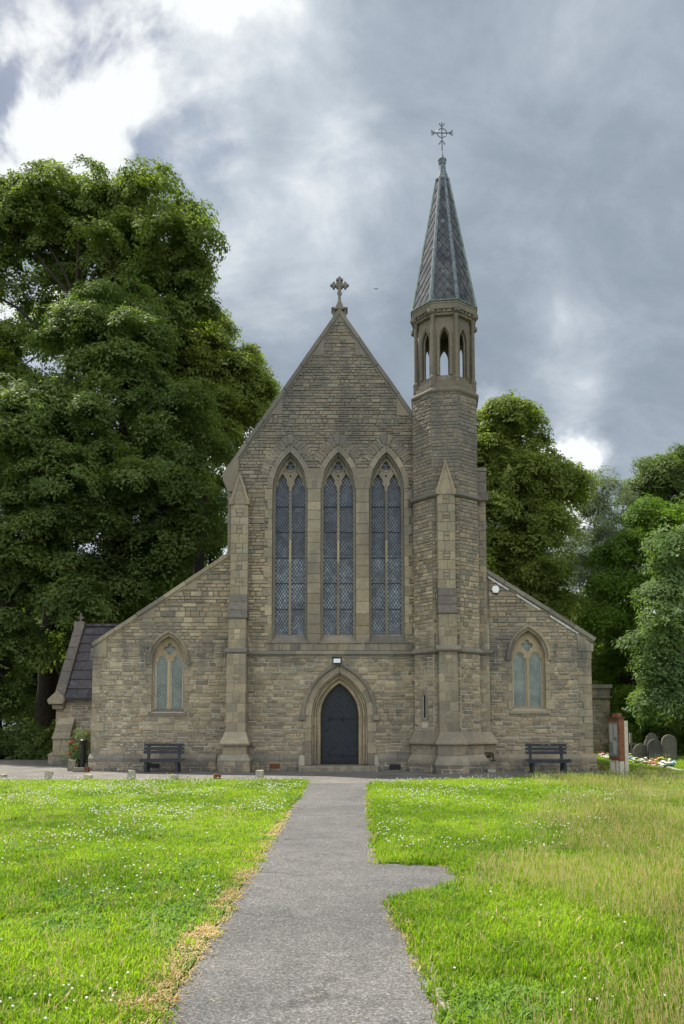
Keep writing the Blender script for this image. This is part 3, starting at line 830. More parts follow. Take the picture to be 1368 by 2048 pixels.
    while z < lz:
        for s in (-1, 1): mb.box(uc + s * (iw - .005) - .016, uc + s * (iw - .005) + .016, .228, .26, z - .02, z + .02)
        z += .16
    mb.build('guard_clips', M['ashdark'], win, kind='stuff')
    # sloping sill
    zi = v0 + .36
    MB().rings([[Vector((xx, y, z)) for y, z in ((.42, v0 + .0), (-.09, v0 - .0), (-.09, v0 + .06), (.03, v0 + .10), (.25, zi - .04), (.25, zi), (.42, zi))] for xx in (uc - wd - .04, uc + wd + .04)]).build('sill', M['ashdark'], win)
    for s in (-1, 1):
        MB().prism([(uc + s * (wd + .06), v0), (uc + s * (wd + .20), v0), (uc + s * (wd + .05), v0 + .22), (uc + s * (wd - .0), v0 + .22)], F0, -.05, .095, .01).build('sill_stop', M['ashdark'], win)
    return win
for i, tw in enumerate(TALL): tall_window(i, *tw)

# ---- aisle windows
def aisle_window(i, uc, wd, v0, vs, va):
    win = empty('aisle_window', (0, 0, 0), parent=church)
    win['label'] = ('twin-light window with pale green glass in the left aisle', 'twin-light window with pale green glass in the right aisle')[i]
    P = Path(arch_path(uc, wd, v0, vs, va, 12)); Lj = vs - v0; arc = (P.s[-1] - 2 * Lj) / 2
    ring = [(-.012, -.10), (-.012, .035), (.01, .055), (.15, .055), (.15, -.05)]
    hood = [(.075, .04), (.075, .09), (.10, .13), (.15, .145), (.19, .13), (.20, .09), (.20, .03)]
    Pa = Path(arch_path(uc, wd, vs - .02, vs, va, 12)); Ta = Pa.s[-1]
    blocks(Pa, ring, F0, 'voussoir', M['ashlar'], win, even(0, Ta / 2, .34) + even(Ta / 2, Ta, .34)[1:])
    blocks(Pa, hood, F0, 'hood_mould', M['ashlar'], win, even(0, Ta / 2, .75) + even(Ta / 2, Ta, .75)[1:], .005)
    for s in (-1, 1):
        z = v0; k = 0
        while z < vs - .05:
            hh = min(.30 * random.uniform(.8, 1.3), vs - z - 0); L = .34 if (k + (s > 0)) % 2 else .17
            a, b = sorted((uc + s * (wd - .01), uc + s * (wd + L)))
            add_block('jamb_stone', M['ashlar'], win, a, b, -.055, .1, z + .004, z + hh - .004, .01); z += hh; k += 1
        MB().prism([(uc + s * (wd + .06), vs - .12), (uc + s * (wd + .22), vs - .12), (uc + s * (wd + .22), vs + .0), (uc + s * (wd + .06), vs + .0)], F0, -.02, .12, .02).build('label_stop', M['ashlar'], win)
    rev = [(.012, .03), (.012, -.03), (-.07, -.20), (-.07, -.30), (.05, -.30), (.05, .03)]
    P.sweep(rev, F0).build('reveal', M['ashlar'], win)
    iw = wd - .07; hwL = (iw - .06) / 2; l1, l2 = uc - .045 - hwL, uc + .045 + hwL; lz = vs - .12; lt = vs + .22
    qz = vs + .47
    holes_ = [light_outline(l1, hwL - .02, v0 + .12, lz, lt), light_outline(l2, hwL - .02, v0 + .12, lz, lt), foil(uc, qz, .22, 4, a0=math.pi / 2)]
    plate('tracery', arch_path(uc, iw + .04, v0 + .06, vs, va - .04, 14), holes_, F0, -.31, -.17, M['ashgold'], win, bev=.025)
    for lc in (l1, l2):
        MB().box(lc - hwL, lc + hwL, .275, .285, v0 + .08, lt + .06).build('pane', M['glassgreen'], win)
        mb = MB(); lattice(mb, F0, lc - hwL + .03, lc + hwL - .03, v0 + .10, lt, .105, .165, .013, -.268); mb.build('leading', M['leadpale'], win, kind='stuff')
        lo = light_outline(lc, hwL - .022, v0 + .10, lz, lt - .01); li = light_outline(lc, hwL - .042, v0 + .125, lz, lt - .045)
        plate('pane_frame', lo, [li], F0, -.26, -.235, M['flash'], win)
    MB().box(uc - .26, uc + .26, .275, .285, qz - .26, qz + .26).build('pane', M['glassgreen'], win)
    MB().prism([(uc - .035, v0 + .08), (uc + .035, v0 + .08), (uc + .035, vs + .05), (uc - .035, vs + .05)], F0, -.2, -.125, .02).build('mullion', M['ashgold'], win)
    MB().rings([[Vector((xx, y, z)) for y, z in ((.30, v0 - .16), (-.10, v0 - .16), (-.10, v0 - .10), (.20, v0 + .13), (.30, v0 + .13))] for xx in (uc - wd - .12, uc + wd + .12)]).build('sill', M['ashdark'] if i == 0 else M['ashlar'], win)
for i, aw in enumerate(AISLE): aisle_window(i, *aw)

# ---- doorway
dr = tag(empty('doorway', (0, 0, 0), parent=church))
Pd_ = Path(arch_path(dU, dW, dV0, dVs, dVa, 16)); Lj = dVs - dV0; tot = Pd_.s[-1]; arc = (tot - 2 * Lj) / 2
def order(prof, name, m, st=.36):
    cuts = even(0, Lj, .40, .03) + even(Lj, Lj + arc, st)[1:] + even(Lj + arc, Lj + 2 * arc, st)[1:] + even(Lj + 2 * arc, tot, .40, .03)[1:]
    blocks(Pd_, prof, F0, name, m, dr, cuts, .006)
def roll(o0, d0, r, back=-.6):
    """a stepped order: soffit, roll, flat"""
    pts = [(o0, back), (o0, d0 - r * .9)]
    pts += [(o0 + r * .15 + r * .5 * (1 - math.cos(a)), d0 - r * .55 + r * .75 * math.sin(a)) for a in (0.2, .8, 1.5, 2.2, 2.9)]
    pts += [(o0 + r * 1.35, d0 - r * .75), (o0 + r * 1.5, back)]
    return pts
order([(0, -.66), (0, -.30), (.035, -.245), (.085, -.245), (.085, -.66)], 'inner_voussoir', M['ashgold'])
order([(.087, -.6), (.087, -.25), (.10, -.20), (.13, -.185), (.155, -.20), (.16, -.6)], 'inner_order', M['ashlar'])
order([(.162, -.6), (.162, -.18), (.178, -.12), (.21, -.10), (.235, -.12), (.242, -.6)], 'middle_order', M['ashgold'])
order([(.244, -.6), (.244, -.10), (.262, -.03), (.30, -.0), (.325, -.02), (.332, -.6)], 'outer_order', M['ashlar'])
# flat outer stones and jamb facing
ftp = [(.325, -.05), (.325, .05), (.34, .066), (.57, .066), (.58, .05), (.58, -.05)]
cuts = even(Lj, Lj + arc, .34) + even(Lj + arc, Lj + 2 * arc, .34)[1:]
blocks(Pd_, ftp, F0, 'voussoir', M['ashlar'], dr, cuts, .006)
for s in (-1, 1):
    z = dV0; k = 0
    while z < dVs - .05:
        hh = min(.40 * random.uniform(.85, 1.2), dVs - z); L = (.66 if k % 2 else .58)
        a, b = sorted((dU + s * (dW + .325), dU + s * (dW + L)))
        add_block('jamb_stone', M['ashlar'] if k else M['ashdark'], dr, a, b, -.064, .2, z + .003, z + hh - .003, .01); z += hh; k += 1
hoodp = [(.565, .04), (.565, .10), (.59, .155), (.645, .175), (.69, .15), (.70, .10), (.69, .03)]
cuts = even(Lj - .0, Lj + arc, .8) + even(Lj + arc, Lj + 2 * arc, .8)[1:]
blocks(Pd_, hoodp, F0, 'hood_mould', M['ashdark'], dr, cuts, .005)
for s in (-1, 1):
    MB().prism([(dU + s * (dW + .55) - .0, dVs - .17), (dU + s * (dW + .78), dVs - .17), (dU + s * (dW + .78), dVs + .05), (dU + s * (dW + .55), dVs + .05)], F0, -.02, .17, .035).build('label_stop', M['ashdark'], dr)
door = empty('door', (0, 0, 0), parent=church)
doorline = arch_path(dU, dW - .004, dV0 + .02, dVs, dVa - .008, 12)
plate('door_back', doorline, [], F0, -.60, -.565, M['bluedoor'], door)
k = -14
fd = Frame((dU, .565, dVs), Vector((math.cos(R(-42)), 0, math.sin(R(-42)))), Vector((-math.sin(R(-42)), 0, math.cos(R(-42)))), (0, -1, 0))
def todoor(p): v = Vector((p[0] - dU, 0, p[1] - dVs)); return (v.dot(fd.U), v.dot(fd.V))
dl = [todoor(p) for p in doorline]
while k < 15:
    q = clip_poly([(-4, k * .17), (4, k * .17), (4, k * .17 + .163), (-4, k * .17 + .163)], dl)
    if len(q) >= 3 and area(q) > .004: MB().prism(q, fd, 0, .03, .006).build('plank', M['bluedoor'], door)
    k += 1
MB().prism([(dU - dW, dV0 + .02), (dU + dW, dV0 + .02), (dU + dW, dV0 + .16), (dU - dW, dV0 + .16)], FY(.53), 0, .02, .006).build('kick_board', M['bluedoor2'], door)
for zz in (Z(1438, .5), Z(1511, .5)):
    mb = MB(); mb.prism([(dU - .36, zz - .025), (dU + dW - .02, zz - .035), (dU + dW - .02, zz + .035), (dU - .36, zz + .025)], FY(.53), 0, .014, .004)
    for (a, s) in ((-.36, 1), (-.36, -1), (.1, 1), (.1, -1)):
        pts = [Vector((dU + a + .10 * t * (1 if a < 0 else -1) * -1 * (1 - .5 * t), .518, zz + s * .09 * math.sin(t * 2.6))) for t in [x / 6 for x in range(7)]]
        mb.tube(pts, [.014, .014, .013, .012, .011, .010, .008], 6)
    mb.build('strap_hinge', M['bluedoor2'], door)
mb = MB(); mb.lathe(0, 0, [(.01, 0), (.045, .0), (.05, .01), (.03, .02), (.01, .02)], 12)
hd = mb.build('door_ring', M['bluedoor2'], door); hd.rotation_euler = (R(90), 0, 0); hd.location = (dU + .0 - dW + .22, .53, dVs - .55)
stp = MB().rings([[Vector((xx, y, z)) for y, z in ((.6, .0), (-.55, .0), (-.55, .15), (-.53, dV0 - .02), (.6, dV0 - .005))] for xx in (X(597, 1535, -.5), X(757, 1535, -.5))]).build('doorstep', M['step'], dr)

# vents in the plinth
MB().box(X(779, 1528, -.2), X(801, 1528, -.2), -.20, -.13, .06, .24).build('vent_recess', M['black'], wwall)
for q in range(4):
    xx = X(779, 1528, -.2) + .05 + q * .1; MB().box(xx, xx + .03, -.215, -.19, .07, .23).build('vent_bar', M['black'], wwall)
MB().box(X(540, 1526, -.2), X(559, 1526, -.2), -.215, -.13, .10, .27).build('rusty_vent', M['rust'], wwall)
MB().box(X(300, 1526, -.2), X(318, 1526, -.2), -.20, -.13, .12, .27).build('vent_recess', M['black'], wwall)

# ------------------------------------------------------------------ turret
tur = empty('turret', (0, 0, 0), parent=church)
TROT = R(-7.0)             # the octagon is turned a little against the front
def octp(cx, cy, a, z): 
    r = a / math.cos(math.pi / 8)
    return [Vector((cx + r * math.cos(TROT + math.pi / 8 + k * math.pi / 4), cy + r * math.sin(TROT + math.pi / 8 + k * math.pi / 4), z)) for k in range(8)]
def oloft(prof, name, m, parent, cx=None, cy=None):
    return MB().rings([octp(TCX if cx is None else cx, TCY if cy is None else cy, a, z) for a, z in prof]).build(name, m, parent)
ZT1 = Z(996, TCY - .8)      # second string
ZT2 = Z(797, TCY - .5)      # base of belfry (underside of the moulding)
oloft([(TA, -.1), (TA, ZT2 + .05)], 'turret_core', M['mortar'], tur)
def oface(k, a=TA, cx=None, cy=None):
    """frame of octagon face k; 0 faces the camera, then to the right (counter-clockwise from above)"""
    ang = TROT - math.pi / 2 + k * math.pi / 4
    N = Vector((math.cos(ang), math.sin(ang), 0)); U = Vector((-math.sin(ang), math.cos(ang), 0))
    return Frame(Vector((TCX if cx is None else cx, TCY if cy is None else cy, 0)) + N * a, U, (0, 0, 1), N)
hf = TA * math.tan(math.pi / 8)
ZW = Z(1464, -1.1)
BH = (X(911, 1100, -1.6) - X(876, 1100, -1.6)) / 2; BCX = X(893.5, 1100, -1.6)
yTU, yTM, yTL = -TA - .36, -TA - .50, -TA - .62
lanc = arch_ob(.03, .16, Z(1450, -.9), Z(1398, -.9), Z(1380, -.9))
for k, kk in ((0, 0), (1, 1), (7, 7), (2, 2), (6, 6)):
    fr = oface(k)
    o_ = []
    
    o2 = o_ + ([lanc] if k == 7 else [])
    ww = [.17, .22, .28, .34, .4]
    masonry(fr, ZW, ZSTR - .09, lambda v: -hf, lambda v: hf, o2, [.12, .14, .16, .19], ww, wall='turret', out=(.012, .035))
    masonry(fr, ZSTR + .11, ZT1 - .09, lambda v: -hf, lambda v: hf, o_, [.12, .14, .16, .19], ww, wall='turret', out=(.012, .035))
    masonry(fr, ZT1 + .12, ZT2, lambda v: -hf, lambda v: hf, o_, [.12, .135, .15, .17], ww, wall='turret', out=(.012, .035))
# strings round the turret
for zz, p in ((ZSTR, .13), (ZT1, .14)):
    oloft([(TA - .02, zz - .09), (TA + p * .5, zz - .09), (TA + p, zz - .04), (TA + p, zz + .015), (TA + .04, zz + .12), (TA - .02, zz + .12)], 'string_course', M['ashdark'], tur)
# plinth stages of the turret
zA, zB, zC = Z(1487, -1.2), Z(1511, -1.4), Z(1523, -1.4)
oloft([(TA + .22, zA - .05), (TA + .25, zA - .02), (TA + .25, zA + .03), (TA + .03, ZW + .02), (TA - .02, ZW + .02)], 'weathering_stone', M['ashlar'], tur)
oloft([(TA + .12, zB - .02), (TA + .12, zA - .03)], 'plinth_band', M['ashlar'], tur)
oloft([(TA + .28, zC - .12), (TA + .28, zC), (TA + .14, zB + .01), (TA, zB + .01)], 'plinth_chamfer', M['ashlar'], tur)
oloft([(TA + .24, -.1), (TA + .24, zC - .11)], 'plinth_core', M['mortar'], tur)
hp = (TA + .24) * math.tan(math.pi / 8)
for k in (0, 1, 7, 2, 6):
    masonry(oface(k, TA + .24), 0, zC - .12, lambda v: -hp, lambda v: hp, [], [.13, .16, .18], [.24, .32, .4], wall='turret', out=(.01, .035))
    hb = (TA + .12) * math.tan(math.pi / 8)
    masonry(oface(k, TA + .12), zB + .02, zA - .06, lambda v: -hb, lambda v: hb, [], [.18, .2], [.25, .35, .5], wall='turret', out=(.008, .02), split=.3)
# buttress on the front of the turret
tb = empty('turret_buttress', (0, 0, 0), parent=church)
yb0 = -TA + .15
but_stage(tb, BCX, BH, yTU, Z(1176, -1.6), Z(988, -1.55), yb=yb0)
weather(tb, BCX, BH + .03, BH, yTM - .06, yTU, Z(1226, -1.7), Z(1174, -1.6), 3, 'stoneslate', yb=yb0)
but_stage(tb, BCX, BH + .01, yTM, ZSTR + .1, Z(1227, -1.7), yb=yb0)
MB().rings([[Vector((xx, yTM - d, ZSTR + dz)) for d, dz in [(0, -.09), (.10, -.09), (.15, -.04), (.18, -.03), (.18, .02), (.02, .15), (-.5, .15), (-.5, -.09)]] for xx in (BCX - BH - .12, BCX + BH + .12)]).build('string_course', M['ashdark'], tb)
but_stage(tb, BCX, BH + .02, yTL + .06, ZW - .02, ZSTR - .09, yb=yb0)
weather(tb, BCX + .06, BH + .26, BH + .04, yTL - .18, yTL + .05, zA - .02, ZW + .02, 1, 'ashlar', yb=yb0)
but_stage(tb, BCX + .05, BH + .16, yTL - .10, zB - .02, zA - .02, h=.4, m='ashlar', panel=False, yb=yb0)
weather(tb, BCX + .07, BH + .30, BH + .18, yTL - .26, yTL - .1, zC - .12, zB + .01, 1, 'ashlar', yb=yb0)
MB().box(BCX + .07 - BH - .26, BCX + .07 + BH + .26, yTL - .21, yb0, -.1, zC - .11).build('buttress_core', M['mortar'], tb)
for s in (-1, 1): add_block('ashlar_block', M['ashlar'], tb, BCX + .07 + s * (BH + .17) - .1, BCX + .07 + s * (BH + .17) + .1, yTL - .245, yb0, 0, zC - .125)
masonry(FY(yTL - .21), 0, zC - .125, lambda v: BCX + .07 - BH - .06, lambda v: BCX + .07 + BH + .06, [], [.15, .17], [.22, .3, .4], wall='turret', out=(.008, .03))
gablet(tb, BCX - .01, BH, yTU, Z(988, -1.55), Z(917, -1.55), yb=yb0)
# little lancet on the left face
fr7 = oface(7)
lz0, lzs, lza = Z(1437, -.9), Z(1396, -.9), Z(1386, -.9)
plate('lancet_surround', [(-.15, lz0 - .1), (.21, lz0 - .1), (.21, lzs - .02)] + [(.03 + .18 * math.cos(a), lzs + .20 * math.sin(a)) for a in (0, .4, .8, 1.2)] + [(.03, lza + .17)] + [(.03 - .18 * math.cos(a), lzs + .20 * math.sin(a)) for a in (1.2, .8, .4, 0)] + [(-.15, lzs - .02)],
      [arch_path(.03, .072, lz0, lzs, lza, 8)], fr7, -.01, .045, M['ashlar'], tur, bev=.008)
plate('lancet_edge', arch_path(.03, .080, lz0 - .01, lzs, lza + .01, 8), [arch_path(.03, .058, lz0 + .02, lzs, lza - .02, 8)], fr7, .0, .03, M['flash'], tur)
plate('lancet_glass', arch_path(.03, .075, lz0, lzs, lza, 8), [], fr7, .0, .006, M['black'], tur)

# the nave corner buttress seen beyond the turret
nb = empty('corner_buttress', (0, 0, 0), parent=church)
xa, xb = TCX + TA - .1, X(973.5, 1100, -.3)
xbl = X(981, 1400, -.45)
def side_shaft(x0, x1, yf, z0, z1):
    MB().box(x0, x1 - .012, yf + .02, .6, z0 - .02, z1 + .01).build('buttress_core', M['mortar'], nb)
    z = z0; k = 0
    while z < z1 - .05:
        hh = min(.33 * random.uniform(.8, 1.2), z1 - z); sp = x1 - (.26 if k % 2 else .14)
        add_block('ashlar_block', M['ashlar'], nb, sp, x1, yf, .55, z + .004, z + hh - .004, .008)
        for q in range(2): add_block('infill_stone', M['rubble'], nb, x0, sp - .012, yf - .005, yf + .1, z + hh * q / 2 + .008, z + hh * (q + 1) / 2 - .008, .01)
        z += hh; k += 1
side_shaft(xa, xb, -.22, ZSTR + .11, Z(1000, -.2))
side_shaft(xa, xbl, -.42, Z(1464, -.5), ZSTR - .09)
string_x(xa, X(986, 1305, -.5), ZSTR, .1, -.42, 'string_course', M['ashdark'], nb, 2)
MB().box(xa, X(974, 1100, -.3) + .02, -.2, .5, ZSTR + .05, ZSTR + .10).build('offset_stone', M['ashdark'], nb)
xg = xb + .07
for z0, z1, dx in ((Z(1003, -.2), Z(988, -.2), .06), (Z(988, -.2), Z(965, -.2), .0), (Z(965, -.2), Z(944, -.2), -.0), (Z(944, -.2), Z(936, -.2), .02)):
    add_block('buttress_cap', M['stoneslate'], nb, xa, xg + dx - .04, -.26 - max(dx, 0), .6, z0 + .004, z1 - .004, .02)
weather(nb, (xa + xbl) / 2, (xbl - xa) / 2 + .22, (xbl - xa) / 2, -.80, -.42, zA - .02, ZW + .01, 1, 'ashlar')
MB().box(xa, xbl + .16, -.62, .1, zB, zA - .03).build('plinth_band', M['ashlar'], nb)
MB().box(xa, X(994, 1530, -.8), -.55, .1, 0, zB - .12).build('plinth_core', M['ashlar'], nb)

# ------------------------------------------------------------------ belfry and spire
bel = empty('belfry', (0, 0, 0), parent=church)
BX = X(888.3, 700, 0); BY = TCY
BA = (X(945.5, 700, -.45) - X(831, 700, -.45)) / 2 + .0
SB = Z(764, -.5)            # sill of the openings
ZC = Z(645, -.5)            # underside of cornice
oloft([(TA - .05, ZT2 - .10), (TA + .05, ZT2 - .06), (TA + .09, ZT2 + .0), (TA + .09, ZT2 + .05), (TA - .0, ZT2 + .14), (BA + .08, ZT2 + .17), (BA + .08, ZT2 + .30), (BA + .02, ZT2 + .34), (BA + .02, SB - .18), (BA - .30, SB + .02), (.2, SB + .02)], 'belfry_base', M['belfry'], bel, BX, BY)
bhf = BA * math.tan(math.pi / 8)
oz0, ozs, oza = SB + .0, Z(678, -1), Z(654, -1)
for k in range(8):
    fr = oface(k, BA - .10, BX, BY)
    pw = bhf - .03
    ow = .195
    op = arch_path(0, ow, SB - .02, ozs, oza, 10)
    out_ = [(-pw, SB - .16), (-ow, SB - .16)] 
    outer = [(-pw, SB - .12), (pw, SB - .12), (pw, ZC + .05), (-pw, ZC + .05)]
    hole = arch_path(0, ow, SB + .06, ozs, oza, 10)
    plate('belfry_panel', outer, [hole], fr, -.17, -.02, M['belfry'], bel, bev=.01)
    # cusped inner head
    cus = arch_path(0, ow + .02, ozs - .3, ozs, oza + .01, 10)
    hole2 = light_outline(0, ow - .035, ozs - .31, ozs - .05, oza - .08)
    P = Path(arch_path(0, ow, SB + .06, ozs, oza, 10))
    P.sweep([(.0, -.10), (.0, .0), (.02, .03), (.055, .04), (.09, .02), (.10, -.03), (.1, -.1)], fr).build('arch_moulding', M['belfry'], bel)
    P.sweep([(-.035, -.15), (-.035, -.11), (-.015, -.085), (.01, -.08), (.01, -.15)], fr).build('inner_order', M['belfry'], bel)
    # column at each corner
    ang = TROT - math.pi / 2 + (k + .5) * math.pi / 4; r = (BA - .0) / math.cos(math.pi / 8)
    cx, cy = BX + r * math.cos(ang) * .985, BY + r * math.sin(ang) * .985
    MB().lathe(cx, cy, [(.085, SB - .42), (.115, SB - .40), (.115, SB - .14), (.125, SB - .12), (.12, SB - .05), (.085, SB - .0), (.073, SB + .05), (.072, (SB + ZC) / 2 - .02), (.078, (SB + ZC) / 2), (.072, (SB + ZC) / 2 + .02), (.070, ZC - .16), (.085, ZC - .14), (.085, ZC - .11), (.11, ZC + .02)], 12).build('colonnette', M['belfry'], bel, smooth=False)
    # corbels under the eaves: one over each colonnette and small ones between
    fc = oface(k, BA, BX, BY)
    for uu, ww in ((-.20, .09), (.20, .09), (0, .05)):
        MB().prism([(uu - ww, ZC + .08), (uu + ww, ZC + .08), (uu + ww, ZC + .19), (uu - ww, ZC + .19)], fc, -.15, .085, .015).build('corbel', M['belfry'], bel)
    rr = r + .07
    co_ = MB(); co_.lathe(BX + rr * math.cos(ang), BY + rr * math.sin(ang), [(.08, ZC + .02), (.14, ZC + .07), (.14, ZC + .20)], 8); co_.build('corbel', M['belfry'], bel)
EA = (X(951.5, 615, -.5) - X(822, 615, -.5)) / 2
ZE = Z(621, -.5)
oloft([(BA - .12, ZC - .02), (BA + .02, ZC), (BA + .03, ZC + .18), (BA + .12, ZC + .19), (EA - .02, ZE - .10), (EA, ZE - .08), (EA, ZE - .02), (EA - .3, ZE)], 'cornice', M['belfry'], bel, BX, BY)
# spire
spi = empty('spire', (0, 0, 0), parent=church)
ZS1 = Z(362); AT = .235
oloft([(EA - .03, ZE - .01), (EA + .03, ZE + .0), (EA + .03, ZE + .045), (EA - .01, ZE + .07)], 'eaves_lead', M['leadgreen'], spi, BX, BY)
def sa(z): return EA - .02 + (AT - EA + .02) * (z - ZE) / (ZS1 - ZE)
oloft([(sa(ZE) - .03, ZE), (AT - .03, ZS1)], 'spire_core', M['spireslate'], spi, BX, BY)
# slates: lozenge pattern in courses, on each face
TPOOL = []
sh = .36
for k in range(8):
    ang = TROT - math.pi / 2 + k * math.pi / 4; N0 = Vector((math.cos(ang), math.sin(ang), 0)); U = Vector((-math.sin(ang), math.cos(ang), 0))
    slope = (sa(ZS1) - sa(ZE)) / (ZS1 - ZE); V = (Vector((0, 0, 1)) + N0 * slope).normalized(); N = U.cross(V); N = N if N.dot(N0) > 0 else -N
    fr = Frame(Vector((BX, BY, ZE)) + N0 * (sa(ZE) - .012), U, V, N)
    Lf_ = (ZS1 - ZE) / V.z; q = 0; v = 0
    tri = [(-sa(ZE) * math.tan(math.pi / 8), 0), (sa(ZE) * math.tan(math.pi / 8), 0), (sa(ZS1) * math.tan(math.pi / 8), Lf_), (-sa(ZS1) * math.tan(math.pi / 8), Lf_)]
    while v < Lf_:
        uo = .15 if q % 2 else 0
        for j in range(-3, 4):
            u = j * .30 + uo
            dm = [(u, v - sh * .5), (u + .145, v + sh * .18), (u + .145, v + sh * .75), (u, v + sh * 1.1), (u - .145, v + sh * .75), (u - .145, v + sh * .18)]
            dm = [(a, b) for a, b in dm]
            c_ = clip_poly(dm, tri)
            if len(c_) >= 3 and area(c_) > .006:
                vm = v; tilt = []
                vs = []; n = len(c_)
                for a, b in c_: vs.append(fr.p(a, b, -.02))
                for a, b in c_: vs.append(fr.p(a, b, .040 - .042 * (b - (v - sh * .5)) / (1.6 * sh) + random.uniform(-.002, .002)))
                fs = [(i, (i + 1) % n, (i + 1) % n + n, i + n) for i in range(n)] + [tuple(range(n, 2 * n))]
                TPOOL.append((k in (0, 1, 7), area(c_), vs, fs))
        v += sh * .62; q += 1
TPOOL.sort(key=lambda t: (not t[0], -t[1]))
mb = MB()
for i, (fv, A, vs, fs) in enumerate(TPOOL):
    if i < 280 and fv: MB().add(vs, fs).build('slate', M['spireslate'], spi, fix=False)
    else: mb.add(vs, fs)
mb.build('spire_slating', M['spireslate'], spi, kind='stuff', fix=False)
# lead hips
for k in range(8):
    ang = TROT - math.pi / 2 + (k + .5) * math.pi / 4
    r0 = sa(ZE) / math.cos(math.pi / 8); r1 = sa(ZS1) / math.cos(math.pi / 8); d = Vector((math.cos(ang), math.sin(ang), 0)); tg = Vector((-math.sin(ang), math.cos(ang), 0))
    rings = []
    for t in (0, .33, .335, .66, .665, 1):
        wv = (.085 - .03 * t) * (1.10 if t in (.335, .665) else 1)
        c = Vector((BX, BY, ZE + .03 + (ZS1 - ZE) * t)) + d * (r0 + (r1 - r0) * t)
        rings.append([c - d * .05 - tg * wv, c + d * .0 - tg * wv * .9, c + d * .035 - tg * wv * .25, c + d * .035 + tg * wv * .25, c + d * .0 + tg * wv * .9, c - d * .05 + tg * wv])
    MB().rings(rings).build('lead_hip', M['leadgreen'] if k in (1, 6, 2, 5) else M['lead'], spi)
oloft([(AT + .04, ZS1 - .06), (AT + .05, ZS1), (AT + .0, ZS1 + .06), (AT * .62, Z(343)), (.12, Z(333)), (.11, Z(330))], 'lead_cap', M['lead'], spi, BX, BY)
zf = Z(329)
MB().lathe(BX, BY, [(.10, zf - .05), (.14, zf), (.15, zf + .05), (.11, zf + .09), (.165, zf + .13), (.175, zf + .18), (.14, zf + .22), (.07, zf + .26), (.06, zf + .34), (.03, zf + .38), (.028, zf + .55)], 16).build('finial', M['lead'], spi, smooth=True)
# wrought-iron cross
ic = MB(); cz2 = Z(266); top = Z(243) - cz2
c0 = Vector((BX, BY, cz2))
ic.tube([Vector((BX, BY, zf + .5)), Vector((BX, BY, cz2 + top * .9))], .022, 6)
ic.tube([c0 + Vector((-.42, 0, 0)), c0 + Vector((.42, 0, 0))], .02, 6)
ic.tube([c0 + Vector((.19 * math.cos(a), 0, .19 * math.sin(a))) for a in [i * 2 * math.pi / 24 for i in range(25)]], .017, 6)
def scroll(c, ang, s):
    ca, sa_ = math.cos(ang), math.sin(ang)
    for sd in (-1, 1):
        pts = []
        for i in range(11):
            t = i / 10; a = t * 4.2; r = .085 * (1 - .55 * t)
            x = .02 + .12 * t if t < .3 else .056 + r * math.sin(a - 1.2) * .6; y = sd * (.02 + .085 * math.sin(t * 2.9))
            x = .13 * math.sin(t * 2.4) ; 
            pts.append(c + Vector((ca * x * s - sa_ * y * s, 0, sa_ * x * s + ca * y * s)))
        ic.tube(pts, [.016 - .008 * i / 10 for i in range(11)], 5)
    tip = c + Vector((ca * .16 * s, 0, sa_ * .16 * s)); ic.tube([c, tip], [.018, .006], 5)
for a, rad, s in ((0, .30, 1.0), (math.pi, .30, 1.0), (math.pi / 2, .27, 1.0), (-math.pi / 2, .33, 1.2)):
    scroll(c0 + Vector((math.cos(a) * rad, 0, math.sin(a) * rad)), a, s)
ic.build('iron_cross', M['iron'], spi)

# ------------------------------------------------------------------ the body of the church behind the front
body = MB()
NL = 24.0
def gy(x): return gz(x, .30)
body.add([(XNL + .05, .7, 0), (XNR, .7, 0), (XNR, NL, 0), (XNL + .05, NL, 0), (XNL + .05, .7, gy(XNL)), (XNR, .7, gy(XNL)), (XNR, NL, gy(XNL)), (XNL + .05, NL, gy(XNL))],
         [(0, 1, 5, 4), (1, 2, 6, 5), (2, 3, 7, 6), (3, 0, 4, 7)])
body.box(XL + .02, XNL + .1, .7, NL, 0, ZAL0 - .5)
body.box(XNR - .1, XR - .02, .7, NL, 0, ZAR0 - .55)
body.build('side_wall', M['rubble'], church)
def roofslab(x0, z0, x1, z1, y0, y1, th=.12, name='roof'):
    MB().add([(x0, y0, z0), (x1, y0, z1), (x1, y1, z1), (x0, y1, z0), (x0, y0, z0 - th), (x1, y0, z1 - th), (x1, y1, z1 - th), (x0, y1, z0 - th)],
             [(0, 1, 2, 3), (7, 6, 5, 4), (0, 4, 5, 1), (1, 5, 6, 2), (2, 6, 7, 3), (3, 7, 4, 0)]).build(name, M['slate'], church)
roofslab(GLX + .1, gz(GLX + .1, .22), APX, APZ - .22, .35, NL)
roofslab(2 * APX - GLX + .35, gz(2 * APX - GLX + .35, .22), APX, APZ - .22, .35, NL)
roofslab(XAL0 + .05, ZAL0 - .16, XNL + .2, ZAL1 + (XNL + .2 - XAL1) * slL - .16, .38, NL)
roofslab(XAR0 - .05, ZAR0 - .16, XAR1 - .3, ZAR1 + .3 * slR - .16, .38, NL)

